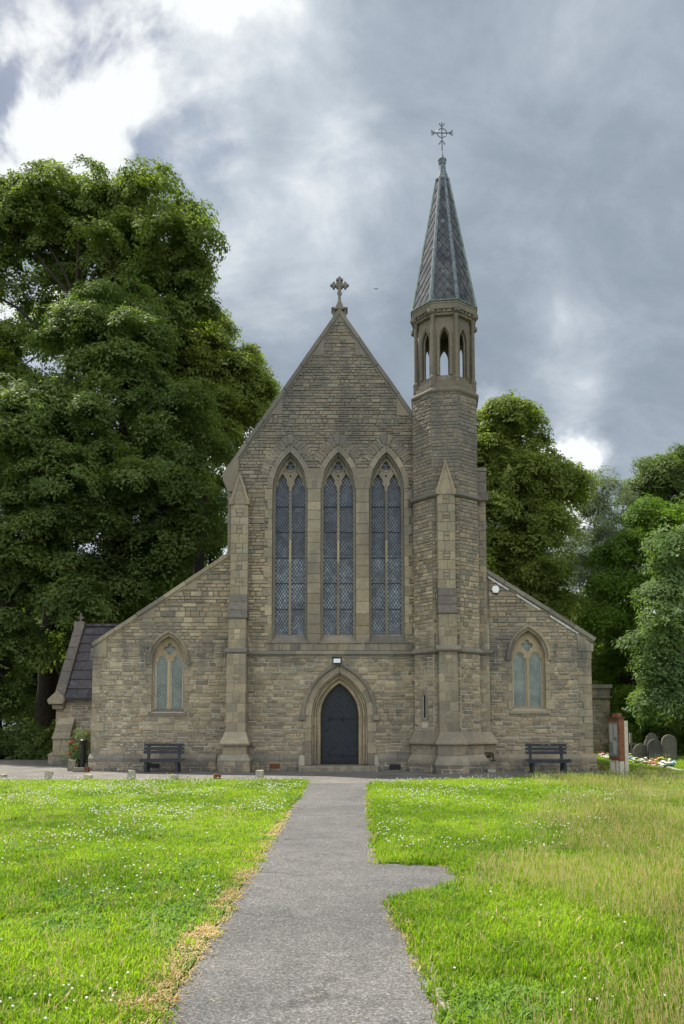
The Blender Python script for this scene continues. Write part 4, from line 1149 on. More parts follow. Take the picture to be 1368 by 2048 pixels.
# ---- porch on the left
por = empty('side_porch', (0, 0, 0), parent=church)
PY0, PYR = 6.0, 8.3; PXL = X(113, 1420, PY0); PXR = XL + .1
ZPE, ZPR = Z(1396, PY0 - .25), Z(1252, PYR)
MB().box(PXL + .05, PXR, PY0, 2 * PYR - PY0, -.1, ZPE).build('porch_core', M['mortar'], por)
masonry(FY(PY0), 0.0, ZPE - .02, lambda v: PXL, lambda v: PXR, [], [.16, .19, .22], [.3, .4, .5, .6], wall='side_porch', out=(.008, .025))
MB().add([(PXL + .1, PY0, ZPE), (PXL + .1, 2 * PYR - PY0, ZPE), (PXL + .1, PYR, ZPR - .1), (PXL + .4, PY0, ZPE), (PXL + .4, 2 * PYR - PY0, ZPE), (PXL + .4, PYR, ZPR - .1)], [(0, 1, 2), (3, 5, 4), (0, 2, 5, 3), (1, 4, 5, 2), (0, 3, 4, 1)]).build('gable', M['rubble'], por)
# slates on the slope that faces the camera
psl = (ZPR - ZPE) / (PYR - (PY0 - .25)); Lr = math.hypot(ZPR - ZPE, PYR - PY0 + .25)
Vr = Vector((0, PYR - PY0 + .25, ZPR - ZPE)).normalized(); Nr = Vector((0, -Vr.z, Vr.y))
fr_p = Frame((PXL, PY0 - .25, ZPE), (1, 0, 0), Vr, Nr)
MB().prism([(.3, 0), (PXR - PXL + .6, 0), (PXR - PXL + .6, Lr), (.3, Lr)], fr_p, -.14, -.05).build('porch_roof', M['slate'], por)
nr = 8; hh = Lr / nr
for r_ in range(nr):
    u = .46 + random.uniform(0, .2)
    first = True
    uu = .46
    while uu < PXR - PXL + .5:
        ww = random.uniform(.42, .72)
        u1 = min(uu + ww, PXR - PXL + .55)
        v0_, v1_ = r_ * hh - .01, (r_ + 1.25) * hh
        vs = [fr_p.p(uu + .004, v0_, -.05), fr_p.p(u1 - .004, v0_, -.05), fr_p.p(u1 - .004, v1_, -.055), fr_p.p(uu + .004, v1_, -.055), fr_p.p(uu + .004, v0_ + random.uniform(-.01, .01), .022), fr_p.p(u1 - .004, v0_ + random.uniform(-.01, .01), .022), fr_p.p(u1 - .004, v1_, -.04), fr_p.p(uu + .004, v1_, -.04)]
        if v1_ > Lr: v1_ = Lr
        MB().add(vs, [(4, 5, 6, 7), (0, 1, 5, 4), (1, 2, 6, 5), (3, 0, 4, 7)]).build('slate', M['slate'], por)
        uu = u1
# gable coping slabs of the porch
ncp = 6
for i in range(ncp):
    a, b = Lr * i / ncp, Lr * (i + 1) / ncp
    MB().prism([(-.02, a + .005), (.44, a + .005), (.44, b - .005), (-.02, b - .005)], fr_p, -.12, .11, .015).build('coping_stone', M['stoneslate'], por)
MB().box(PXL - .05, PXR + .6, PYR - .09, PYR + .09, ZPR - .02, ZPR + .10).build('ridge', M['slate'], por)
MB().box(PXL - .02, PXL + .46, PYR - .2, PYR + .2, ZPR - .1, ZPR + .20).build('saddle_stone', M['ashdark'], por)
cx_ = PXL + .24
plate('porch_cross', [(cx_ - .05, ZPR + .18), (cx_ + .05, ZPR + .18), (cx_ + .04, ZPR + .34), (cx_ + .14, ZPR + .36), (cx_ + .14, ZPR + .44), (cx_ + .04, ZPR + .45), (cx_ + .04, ZPR + .62), (cx_ - .04, ZPR + .62), (cx_ - .04, ZPR + .45), (cx_ - .14, ZPR + .44), (cx_ - .14, ZPR + .36), (cx_ - .04, ZPR + .34)], [], FY(PYR), -.05, .05, M['ashdark'], por)
# kneeler and small gablet at the foot of the coping
MB().prism([(PXL - .22, ZPE - .28), (PXL + .42, ZPE - .28), (PXL + .50, ZPE - .10), (PXL + .46, ZPE + .05), (PXL + .15, ZPE + .34), (PXL - .16, ZPE + .05), (PXL - .30, ZPE - .1)], FY(PY0), -.3, .42, .03).build('kneeler', M['ashlar'], por)
MB().prism([(PXL - .10, ZPE - .5), (PXL + .36, ZPE - .5), (PXL + .40, ZPE - .29), (PXL - .16, ZPE - .29)], FY(PY0), -.3, .22, .03).build('kneeler', M['ashlar'], por)
MB().box(PXL + .5, PXR + .1, PY0 - .36, PY0 - .22, ZPE - .10, ZPE + .0).build('gutter', M['black'], por)
quoins(PXL, 1, .5, ZPE - .5, PY0, parent=por, proud=.035)
# buttress of the porch
pb = empty('porch_buttress', (0, 0, 0), parent=church)
bx = X(122, 1480, PY0 - .8)
bwd = .36
MB().box(bx - bwd + .015, bx + bwd - .015, PY0 - .75, PY0 + .1, -.1, Z(1478, PY0 - .7)).build('buttress_core', M['mortar'], pb)
zt_ = Z(1478, PY0 - .7)
z = .45
while z < zt_ - .05:
    h_ = min(.32, zt_ - z); c_ = bx + random.uniform(-.1, .1)
    add_block('ashlar_block', M['ashlar'], pb, bx - bwd, c_ - .004, PY0 - .79, PY0, z + .004, z + h_ - .004); add_block('ashlar_block', M['ashlar'], pb, c_ + .004, bx + bwd, PY0 - .79, PY0, z + .004, z + h_ - .004); z += h_
weather(pb, bx, bwd + .03, bwd - .0, PY0 - .88, PY0 - .15, zt_, Z(1436, PY0 - .1), 3, 'ashlar', yb=PY0 + .05)
weather(pb, bx, bwd + .16, bwd + .02, PY0 - .98, PY0 - .80, .36, .52, 1, 'ashlar', yb=PY0 + .05)
MB().box(bx - bwd - .14, bx + bwd + .14, PY0 - .95, PY0, -.1, .36).build('plinth_core', M['ashlar'], pb)

# ---- low block on the right
ves = empty('vestry', (0, 0, 0), parent=church)
VY = 14.0; vx1 = X(1221, 1450, VY); vz = Z(1369, VY)
MB().box(XR - 2.5, vx1 - .04, VY + .05, VY + 8, -.1, vz - .1).build('vestry_core', M['mortar'], ves)
masonry(FY(VY + .05), .3, vz - .75, lambda v: XR - 1.0, lambda v: vx1 - .04, [], [.16, .19, .22], [.3, .38, .5, .6], wall='vestry', out=(.008, .03))
quoins(vx1, -1, .3, vz - .75, VY + .05, parent=ves, proud=.04)
MB().box(XR - 2, vx1 + .10, VY - .1, VY + 8, vz - .75, vz - .64).build('string_course', M['ashlar'], ves)
masonry(FY(VY + .0), vz - .64, vz - .2, lambda v: XR - 1.0, lambda v: vx1 + .02, [], [.4], [.7, .9], wall='vestry', out=(.008, .02), split=0)
MB().box(XR - 2, vx1 + .02, VY + .0, VY + 8, vz - .64, vz - .2).build('parapet', M['ashlar'], ves)
MB().box(XR - 2, vx1 + .12, VY - .12, VY + 8, vz - .2, vz).build('parapet_coping', M['ashlar'], ves)
MB().box(XR - 2, vx1 + .10, VY - .14, VY, -.1, .32).build('plinth', M['ashdark'], ves)

# the rubble: the largest stones are parts of their own, the rest one piece per wall
POOL.sort(key=lambda t: -t[0])
walls = {'west_wall': wwall, 'turret': tur, 'side_porch': por, 'vestry': ves}
rest = {k: MB() for k in walls}; cnt = 0
for A, vs, fs, wl in POOL:
    if cnt < 290 and wl in ('west_wall', 'turret') and A < .25:
        MB().add(vs, fs).build('stone', M['rubble'], walls[wl], fix=False); cnt += 1
    else: rest[wl].add(vs, fs)
for k, mb in rest.items(): mb.build('rubble_stonework', M['rubble'], walls[k], kind='stuff', fix=False)
print('rubble stones', len(POOL), 'slates', len(TPOOL))

# ------------------------------------------------------------------ ground, paths, lawns
def sheet(name, pts, z, m, kind='structure', th=0.0, sub=None):
    mb = MB(); n = len(pts)
    if th: mb.rings([[Vector((x, y, z - th)) for x, y in pts], [Vector((x, y, z)) for x, y in pts]])
    else: mb.add([(x, y, z) for x, y in pts], [tuple(range(n))])
    return mb.build(name, m, None, kind)
def ground_mat():
    m, t = mat('undergrowth_soil'); pos = t.n('ShaderNodeNewGeometry').outputs['Position']
    n = t.noise(pos, .5, 6, .6); f = t.noise(pos, 6, 5, .6)
    c = t.ramp(n, [(.3, (.035, .048, .018)), (.5, (.05, .062, .024)), (.7, (.06, .052, .030))])
    c = t.mix(1.0, c, t.ramp(f, [(.25, .6), (.75, 1.4)]), 'MULTIPLY'); finish(t, c, .95, f, .6, .06, .1); return m
def lawn_mat():
    m, t = mat('lawn_turf'); pos = t.n('ShaderNodeNewGeometry').outputs['Position']
    n = t.noise(pos, .9, 6, .6); f = t.noise(pos, 30, 5, .7)
    c = t.ramp(n, [(.3, (.055, .085, .018)), (.55, (.075, .11, .022)), (.75, (.12, .115, .045))])
    c = t.mix(1.0, c, t.ramp(f, [(.25, .6), (.75, 1.4)]), 'MULTIPLY'); finish(t, c, .95, f, .8, .03, .1); return m
def tarmac_mat(name, base, patch, crack=0.0):
    m, t = mat(name); pos = t.n('ShaderNodeNewGeometry').outputs['Position']
    big = t.noise(pos, .55, 5, .6); mid = t.noise(pos, 4, 5, .65); vo = t.n('ShaderNodeTexVoronoi', inp={'Vector': pos, 'Scale': 95.0})
    sp = t.n('ShaderNodeSeparateColor', inp={0: vo.outputs['Color']}).outputs[0]
    c = t.mix(t.smooth(big, .35, .65), base, patch)
    c = t.mix(1.0, c, t.ramp(mid, [(.25, .82), (.75, 1.16)]), 'MULTIPLY')
    c = t.mix(1.0, c, t.ramp(sp, [(0, .52), (.6, .95), (.88, 1.35), (1.0, 2.0)]), 'MULTIPLY')
    if crack:
        w_ = t.n('ShaderNodeTexVoronoi', feature='DISTANCE_TO_EDGE', inp={'Vector': t.vmath('ADD', pos, t.n('ShaderNodeVectorMath', operation='SCALE', inp={0: t.noise(pos, 1.3, 5, .7, col=True), 3: 1.6}).outputs[0]), 'Scale': .42}).outputs[0]
        cr = t.math('MULTIPLY', t.smooth(w_, .022, .004), t.smooth(t.noise(pos, .8, 2, .5), .45, .6)); c = t.mix(t.math('MULTIPLY', cr, crack), c, (.03, .03, .028))
    h = t.math('ADD', vo.outputs['Distance'], t.math('MULTIPLY', mid, .6))
    finish(t, c, .92, h, .55, .012, .25); return m
M['soil'] = ground_mat(); M['turf'] = lawn_mat()
M['tarmac'] = tarmac_mat('path_tarmac', (.100, .098, .096), (.135, .131, .126), .45)
M['drive'] = tarmac_mat('drive_tarmac', (.135, .127, .115), (.185, .172, .152), .9)
sheet('ground', [(-400, -60), (400, -60), (400, 600), (-400, 600)], -.03, M['soil'])
sheet('drive', [(-40, -6.6), (10.4, -6.6), (10.4, .3), (-9.2, .3), (-9.2, 9.5), (-40, 9.0)], .0, M['drive'])
# path: straight left edge, stepped right edge with a short spur
PL = -1.08
path_r = [(.82, -6.3), (.80, -6.95), (.72, -9), (.60, -12.5), (.50, -16.5), (.46, -19.9), (.85, -19.96), (1.25, -20.04), (1.38, -21.15), (.97, -21.50), (.46, -22.05), (.52, -23.0), (.585, -24), (.61, -25.2), (.62, -36)]
sheet('path', [(PL, -36)] + [(PL, -6.3)] + path_r, .004, M['tarmac'])
def jag(pts, step=.22, amp=.022, seed=1):
    r_ = random.Random(seed); out = []
    for a, b in zip(pts[:-1], pts[1:]):
        L = math.dist(a, b); n = max(1, int(L / step))
        for i in range(n):
            t = i / n; out.append((a[0] + (b[0] - a[0]) * t + r_.uniform(-amp, amp), a[1] + (b[1] - a[1]) * t + r_.uniform(-amp, amp)))
    out.append(pts[-1]); return out
left_edge = jag([(PL, -36), (PL, -26), (PL - .0, -20), (PL - .02, -12), (PL, -5.95), (PL - .25, -5.72), (-4, -5.75), (-9, -5.68), (-30, -5.75)], .2, .022, 3)
sheet('left_lawn', left_edge + [(-30, -36)], .022, M['turf'], th=.05)
right_edge = jag(list(reversed(path_r[1:])) + [(.86, -6.88), (3.0, -6.0), (6.05, -4.5), (8.6, -2.6), (9.75, -1.2), (10.2, .4)], .2, .022, 5)
sheet('right_lawn', right_edge + [(XR + .35, 1.0), (XR + .35, VY - .3), (vx1 + .2, VY - .3), (vx1 + .2, 24), (45, 24), (45, -36)], .022, M['turf'], th=.05)
# strip of concrete edging along the near right side of the path
y = -25.3
while y < -22.7:
    L = random.uniform(.5, .8); xk = .63 if y < -24 else .63 - (y + 24) * .06
    MB().prism([(xk - .02, y), (xk + .035, y), (xk + .035 - .02, y + L - .01), (xk - .02 - .02, y + L - .01)], Frame((0, 0, 0), (1, 0, 0), (0, 1, 0), (0, 0, 1)), -.04, .034, .008).build('path_edging' if False else 'edging_strip', M['step'], None, 'structure'); y += L

# ------------------------------------------------------------------ leaves and blades
def leaf_mat(name, c1, c2, trans=.55, c3=None, rough=.5, dead=0.0):
    m, t = mat(name); g = t.n('ShaderNodeNewGeometry'); oi = t.n('ShaderNodeObjectInfo').outputs['Random']
    r1 = g.outputs['Random Per Island']; pos = g.outputs['Position']
    big = t.noise(pos, .35, 3, .5)
    f = t.math('ADD', t.math('MULTIPLY', r1, .45), t.math('ADD', t.math('MULTIPLY', t.smooth(t.noise(pos, 1.6, 3, .6), .3, .7), .3), t.math('MULTIPLY', t.smooth(big, .35, .65), .35)))
    c = t.mix(t.smooth(f, .15, .95), c1, c2)
    if c3: c = t.mix(t.smooth(f, .92, 1.05), c, c3)
    b = t.n('ShaderNodeBsdfPrincipled', inp={'Base Color': c, 'Roughness': rough + .12, 'Specular IOR Level': .2})
    tc_ = t.mix(1.0, c, (1.35, 1.5, .6), 'MULTIPLY')
    tr = t.n('ShaderNodeBsdfTranslucent', inp={0: tc_})
    mx = t.n('ShaderNodeMixShader', inp={0: trans, 1: b.outputs[0], 2: tr.outputs[0]})
    t.n('ShaderNodeOutputMaterial', inp={0: mx.outputs[0]}); return m
M['leaf_lime'] = leaf_mat('lime_leaves', (.085, .125, .032), (.175, .220, .054), .52, (.19, .23, .06))
M['leaf_dark'] = leaf_mat('dark_leaves', (.074, .115, .035), (.145, .195, .052), .48)
M['leaf_yell'] = leaf_mat('yellowish_leaves', (.120, .160, .036), (.22, .26, .062), .52, (.28, .30, .09))
M['leaf_grey'] = leaf_mat('grey_green_leaves', (.115, .150, .090), (.17, .21, .125), .42)
M['leaf_hb'] = leaf_mat('hornbeam_leaves', (.070, .130, .018), (.13, .21, .026), .52)
M['leaf_pale'] = leaf_mat('pale_leaves', (.105, .165, .068), (.17, .24, .09), .45)
M['bark'] = simple('bark', (.030, .026, .021), .95, 0, .45, 8, .1, .8)
GR1 = (.10, .19, .014); GR2 = (.29, .41, .030)
M['blade'] = leaf_mat('grass_blades', GR1, GR2, .5, (.26, .32, .07), .45)
M['blade2'] = leaf_mat('bluish_grass_blades', (.11, .20, .035), (.18, .29, .055), .45, None, .45)
M['dryblade'] = leaf_mat('dry_grass_blades', (.40, .29, .15), (.60, .45, .27), .3, None, .7)
M['seed'] = leaf_mat('seed_heads', (.44, .36, .22), (.62, .52, .35), .35, None, .8)
M['clover'] = simple('clover_white', (.62, .60, .54), .8, 0, .2, 60)
M['yellow'] = simple('yellow_petals', (.70, .50, .03), .7, 0, .1, 60)

def hidden_coll(name, objs):
    c = bpy.data.collections.new(name)
    for o in objs: c.objects.link(o)
    return c
def variant(name, mb, mats, mi=None):
    me = bpy.data.meshes.new(name); me.from_pydata(mb.v, [], mb.f); 
    for m in mats: me.materials.append(m)
    if mi is not None: me.polygons.foreach_set('material_index', mi)
    me.update(); return bpy.data.objects.new(name, me)
def leaf_cluster(name, m, seed, n=30, rad=.42, size=.13, flat=.55, elong=1.5, droop=.3):
    r_ = random.Random(seed); mb = MB()
    for i in range(n):
        a = r_.uniform(0, 6.283); rr = rad * math.sqrt(r_.random()); c = Vector((rr * math.cos(a), rr * math.sin(a), r_.uniform(-1, 1) * rad * flat * (1 - .5 * rr / rad)))
        s_ = size * r_.uniform(.7, 1.25); az = a + r_.uniform(-1.2, 1.2)
        f = Vector((math.cos(az), math.sin(az), -droop + r_.uniform(-.5, .5))).normalized()
        up = Vector((r_.uniform(-.6, .6), r_.uniform(-.6, .6), 1)).normalized(); s = f.cross(up).normalized(); up = s.cross(f)
        w_ = s_ / elong / 2
        mb.add([c + s * w_ * .9, c + f * s_ + up * .01, c - s * w_ * 1.1 - f * s_ * r_.uniform(-.1, .25)], [(0, 1, 2)])
    return variant(name, mb, [m])
GN_CACHE = {}; STAT = {}
def scatter_group(coll, real=False):
    if (coll.name, real) in GN_CACHE: return GN_CACHE[coll.name, real]
    ng = bpy.data.node_groups.new('scatter', 'GeometryNodeTree')
    ng.interface.new_socket('Geometry', in_out='INPUT', socket_type='NodeSocketGeometry'); ng.interface.new_socket('Geometry', in_out='OUTPUT', socket_type='NodeSocketGeometry')
    N = ng.nodes.new; gi = N('NodeGroupInput'); go = N('NodeGroupOutput'); ins = N('GeometryNodeInstanceOnPoints'); ci = N('GeometryNodeCollectionInfo')
    ci.inputs[0].default_value = coll; ci.inputs['Separate Children'].default_value = True; ci.inputs['Reset Children'].default_value = True
    ins.inputs['Pick Instance'].default_value = True
    def att(nm, ty):
        n = N('GeometryNodeInputNamedAttribute'); n.data_type = ty; n.inputs[0].default_value = nm; return n.outputs[0]
    L = ng.links.new
    e2r = N('FunctionNodeEulerToRotation'); L(att('rot', 'FLOAT_VECTOR'), e2r.inputs[0])
    L(gi.outputs[0], ins.inputs['Points']); L(ci.outputs[0], ins.inputs['Instance']); L(att('idx', 'INT'), ins.inputs['Instance Index'])
    L(e2r.outputs[0], ins.inputs['Rotation']); L(att('scl', 'FLOAT_VECTOR'), ins.inputs['Scale']); 
    if real: rl = N('GeometryNodeRealizeInstances'); L(ins.outputs[0], rl.inputs[0]); L(rl.outputs[0], go.inputs[0])
    else: L(ins.outputs[0], go.inputs[0])
    GN_CACHE[coll.name, real] = ng; return ng
def scatter(name, pts, rot, scl, idx, coll, parent=None, kind=None):
    pts = np.asarray(pts, 'f'); n = len(pts)
    me = bpy.data.meshes.new(name); me.vertices.add(n); me.vertices.foreach_set('co', pts.ravel())
    a = me.attributes.new('rot', 'FLOAT_VECTOR', 'POINT'); a.data.foreach_set('vector', np.asarray(rot, 'f').ravel())
    scl = np.asarray(scl, 'f')
    if scl.ndim == 1: scl = np.repeat(scl[:, None], 3, 1)
    a = me.attributes.new('scl', 'FLOAT_VECTOR', 'POINT'); a.data.foreach_set('vector', scl.ravel())
    a = me.attributes.new('idx', 'INT', 'POINT'); a.data.foreach_set('value', np.asarray(idx, 'i'))
    me.update(); o = bpy.data.objects.new(name, me); COL.objects.link(o)
    md = o.modifiers.new('scatter', 'NODES'); md.node_group = scatter_group(coll, parent is not None)
    if parent is not None: STAT[name] = STAT.get(name, 0) + n
    if parent: o.parent = parent
    if kind: o['kind'] = kind
    return o
LC = {}
for key, mm, size, el in (('lime', 'leaf_lime', .14, 1.3), ('dark', 'leaf_dark', .13, 1.4), ('yell', 'leaf_yell', .14, 1.4), ('grey', 'leaf_grey', .12, 2.2), ('hb', 'leaf_hb', .12, 1.6), ('pale', 'leaf_pale', .13, 2.0)):
    LC[key] = hidden_coll('leaves_' + key, [leaf_cluster('leaf_sprig', M[mm], hash_, 36, .44, size * 1.30, .6, el) for hash_ in range(5)])
LC['big'] = hidden_coll('leaves_big', [leaf_cluster('leaf_sprig', M['leaf_dark'], 50 + q, 34, .9, .40, .5, 1.3) for q in range(4)])

def crown_points(lobes, sub_r=1.15, dens=20, seed=0, fill=.12, gap=.0):
    """lobes: (center, rx, ry, rz). boughs sit on each lobe's skin, and sprigs on each bough's upper skin"""
    r_ = np.random.default_rng(seed); P = []; subs = []; NRM = []
    for (c, rx, ry, rz) in lobes:
        Rm = (rx + ry + rz) / 3; n = max(6, int(1.75 * 4 * Rm * Rm / (sub_r * sub_r)))
        d = r_.normal(size=(n, 3)); d /= np.linalg.norm(d, axis=1)[:, None]
        d[:, 2] = np.where(d[:, 2] < -.85, -d[:, 2], d[:, 2])
        k = r_.uniform(.62, 1.08, n); k[: int(n * fill)] *= .6
        pos = np.array(c) + d * np.array([rx, ry, rz]) * k[:, None]
        if gap > 0: pos = pos[r_.random(len(pos)) > gap]
        for p in pos:
            sr = sub_r * r_.uniform(.42, 1.0) * (1.0 if r_.random() > .25 else 1.45); m_ = int(dens * sr * sr)
            e = r_.normal(size=(m_, 3)); e /= np.linalg.norm(e, axis=1)[:, None]
            e[:, 2] = np.where(e[:, 2] < -.25, -e[:, 2] * .8, e[:, 2])
            tipk = np.where(r_.random((m_, 1)) < .07, 1.28, 1.0)
            q = p + e * np.array([1.08, 1.08, .68]) * sr * r_.uniform(.68, 1.05, (m_, 1)) * tipk; q[:, 2] -= .22 * (e[:, 0] ** 2 + e[:, 1] ** 2) * sr
            P.append(q); subs.append((p, sr, c)); NRM.append(e + np.array([0, 0, .45]) + r_.normal(0, .25, e.shape))
    P = np.concatenate(P); N_ = np.concatenate(NRM); N_ /= np.linalg.norm(N_, axis=1)[:, None]; return P, subs, N_
def rot_of(N_): return np.stack([np.random.default_rng(3).normal(0, .15, len(N_)), np.arccos(np.clip(N_[:, 2], -1, 1)), np.arctan2(N_[:, 1], N_[:, 0])], 1)
def make_tree(name, label, cat, bx_, by_, trunk_r, fork_z, lobes, leaf, seed, sub_r=1.15, dens=20, group=None, gap=.0, top=None, scale=1.0, twigs=True, lean=0.0):
    """lobes given as (px, py, radius_px, dy, [zscale]) around depth by_"""
    root = tag(empty(name, (bx_, by_, 0)), label, cat, group)
    LB = []
    for l in lobes:
        px, py, rp, dy = l[:4]; zs = l[4] if len(l) > 4 else 1.0
        c = at(px, py, by_ + dy); rr = rp * (c.y - CAMY) / FPX; LB.append(((c.x, c.y, c.z), rr, rr, rr * zs))
    P, subs, N_ = crown_points(LB, sub_r, dens, seed, gap=gap)
    N_ = N_[P[:, 2] > .3]; P = P[P[:, 2] > .3]
    r_ = np.random.default_rng(seed + 99); n = len(P)
    off = np.array([bx_, by_, 0])
    rot = rot_of(N_)
    scatter('crown', P - off, rot, r_.uniform(.75, 1.35, n) * scale, r_.integers(0, 5, n), LC[leaf], root)
    rr = random.Random(seed)
    zt = top or max(c[2] for c, *_ in LB)
    tk = MB(); pts = []; rad = []; tx = np.mean([c[0] for c, *_ in LB]) - bx_
    for i in range(9):
        t = i / 8; pts.append((tx * .55 * t ** 1.6 + rr.uniform(-.12, .12) * (i > 0), rr.uniform(-.12, .12) * (i > 0), zt * .86 * t)); rad.append(trunk_r * (1.35 if i == 0 else 1) * (1 - .82 * t) + .04)
    tk.tube(pts, rad, 10); tk.build('trunk', M['bark'], root, smooth=True)
    lm = MB()
    def trunk_at(z):
        t = min(1, z / (zt * .86)); return Vector((tx * .55 * t ** 1.6, 0, z)), trunk_r * (1 - .82 * t) + .04
    for (c, rx, ry, rz) in LB:
        cv = Vector(c) - Vector(off); z0 = max(fork_z, min(zt * .8, cv.z - math.hypot(cv.x, cv.y) * .75 - 1)); s_, r0 = trunk_at(z0); r0 = min(r0 * .6, .05 + rx * .06)
        mid = s_ + (cv - s_) * .5 + Vector((rr.uniform(-.5, .5), rr.uniform(-.5, .5), rr.uniform(.1, .9)))
        lm.tube([s_, s_ + (mid - s_) * .5 + Vector((rr.uniform(-.2, .2), 0, .1)), mid, cv], [r0, r0 * .8, r0 * .6, r0 * .3], 6)
        for (p, sr, cc) in subs:
            if cc is c and rr.random() < .45:
                e = Vector(p) - Vector(off); m1 = cv + (e - cv) * .5 + Vector((rr.uniform(-.25, .25), rr.uniform(-.25, .25), rr.uniform(-.1, .3)))
                lm.tube([cv, m1, e], [r0 * .3, .035, .015], 4)
    lm.build('boughs', M['bark'], root)
    return root

# ------------------------------------------------------------------ trees
GL_ = 'old trees along the left side of the churchyard'; GR_ = 'trees on the right side of the churchyard'
make_tree('lime_tree', 'towering dark lime tree on the left edge, its thick trunk rising behind the porch', 'tree', at(92, 1400, 17).x, 17, .62, 6.5,
    [(145, 405, 76, 0), (55, 430, 95, 2), (290, 430, 92, 0), (345, 510, 70, -1), (-30, 420, 80, 1), (200, 500, 105, 2), (330, 600, 85, 0), (30, 740, 85, 1), (-70, 560, 95, 1), (250, 660, 90, 3), (130, 600, 90, 4), (240, 560, 80, 0), (372, 520, 44, 0), (378, 590, 42, 0), (360, 440, 40, 0)],
    'lime', 1, 1.55, 15, GL_, gap=.16)
make_tree('lime_tree', 'round-topped dark lime tree in front of the tallest one, left of the gable', 'tree', at(215, 1400, 13).x, 13, .5, 6,
    [(215, 645, 80, 0), (265, 700, 75, -1), (160, 710, 75, 0), (240, 830, 110, -1), (330, 860, 90, 0), (150, 890, 110, -1), (300, 980, 105, -1), (200, 1040, 100, -1), (370, 990, 65, 0), (350, 1080, 70, 0), (270, 1120, 80, 0), (200, 1180, 70, 0)],
    'dark', 2, 1.45, 19, GL_)
make_tree('lime_tree', 'leafy lime tree with sunlit yellow green edge touching the left slope of the gable', 'tree', at(395, 1300, 22).x, 22, .5, 6,
    [(430, 760, 75, 0), (480, 780, 55, 0), (405, 690, 62, 1), (350, 650, 60, 1), (440, 860, 70, 0), (380, 820, 85, 0), (400, 930, 60, 0), (490, 745, 42, 0), (515, 775, 28, 0), (330, 780, 80, 1), (490, 830, 38, 0), (330, 900, 70, 1)],
    'yell', 3, 1.4, 18, GL_)
make_tree('lime_tree', 'low spreading dark tree at the far left, below the tallest crown', 'tree', at(-10, 1400, 11).x, 11, .4, 4,
    [(60, 860, 95, 0), (0, 940, 110, 0), (90, 970, 85, -1), (20, 1070, 95, 0), (120, 1060, 70, 0), (-30, 1180, 85, 0), (60, 1170, 50, 1), (160, 1140, 55, 1), (-10, 1290, 80, 0), (150, 1200, 45, -1), (50, 1260, 40, 2), (-30, 1380, 60, 0)],
    'dark', 4, 1.3, 20, GL_)
make_tree('lime_tree', 'small bushy tree filling the gap between the dark limes and the left buttress', 'tree', at(420, 1300, 26).x, 26, .25, 3,
    [(425, 1040, 42, 0), (440, 1080, 40, 0), (390, 1110, 60, 0), (330, 1150, 65, 0), (270, 1200, 60, 0), (200, 1250, 55, 0), (420, 980, 22, 0)],
    'lime', 5, 1.2, 17, GL_)
make_tree('broadleaf_tree', 'sunlit tree low in the background between the trunks on the left', 'tree', at(40, 1400, 34).x, 34, .25, 3,
    [(30, 1160, 60, 0), (80, 1220, 60, 0), (0, 1280, 70, 0), (120, 1290, 50, 0), (180, 1200, 45, 0), (60, 1340, 60, 0), (140, 1370, 50, 0), (-20, 1380, 60, 0)],
    'yell', 15, 1.2, 13, GL_, gap=.15)
make_tree('lime_tree', 'shaded low tree directly behind the side porch roof', 'tree', at(150, 1400, 20).x, 20, .3, 3,
    [(150, 1240, 60, 0), (90, 1310, 60, 0), (200, 1230, 50, 0), (30, 1300, 60, 0), (100, 1390, 50, 0), (40, 1410, 50, 0), (-20, 1350, 60, 0), (230, 1180, 45, 0)],
    'dark', 16, 1.0, 15, GL_, gap=.1)
make_tree('broadleaf_tree', 'tall domed tree with yellowish leaves directly right of the turret', 'tree', at(1035, 1300, 20).x, 20, .5, 5,
    [(1010, 880, 66, 0), (1040, 865, 50, 0), (975, 890, 60, 0), (1060, 960, 66, 0), (1110, 985, 50, 0), (990, 990, 80, 0), (1065, 1060, 75, 0), (1000, 1120, 75, 0), (1085, 1130, 55, -1), (1075, 1175, 52, 0), (960, 960, 60, 1), (1125, 960, 30, 0), (1040, 1200, 60, 0), (1090, 1230, 45, 0)],
    'yell', 6, 1.35, 19, GR_)
make_tree('willow_tree', 'loose grey green tree behind, between the domed tree and the dark crown at top right', 'tree', at(1190, 1400, 30).x, 30, .35, 5,
    [(1205, 990, 48, 0), (1180, 1050, 55, 0), (1240, 1040, 55, 0), (1160, 1110, 50, 0), (1210, 1110, 60, 0), (1170, 1180, 50, 0), (1220, 1200, 55, 0), (1180, 1260, 45, 0)],
    'grey', 7, 1.2, 14, GR_, gap=.12)
make_tree('oak_tree', 'dark rounded crown at the right edge, highest on that side', 'tree', at(1340, 1400, 33).x, 33, .45, 6,
    [(1320, 950, 48, 0), (1370, 945, 45, 0), (1300, 985, 36, 0), (1350, 1010, 55, 0), (1420, 980, 60, 0), (1300, 1040, 45, 0), (1360, 1080, 60, 0)],
    'dark', 8, 1.2, 17, GR_, gap=.12)
make_tree('hornbeam_tree', 'bright green tree with layered boughs leaning in from the right', 'tree', at(1262, 1450, 16).x, 16, .36, 4,
    [(1340, 1070, 62, 0, .7), (1270, 1110, 52, 0, .7), (1380, 1040, 45, 0, .7), (1240, 1180, 52, 0, .7), (1300, 1200, 64, 0, .8), (1235, 1260, 45, 0, .7), (1290, 1300, 55, 0, .8), (1245, 1350, 42, 1, .7), (1310, 1370, 50, 1, .7), (1215, 1180, 26, -1, .6), (1225, 1110, 28, 0, .6), (1300, 1040, 36, 0, .6), (1205, 1240, 24, -1, .6)],
    'hb', 9, .95, 22, GR_)
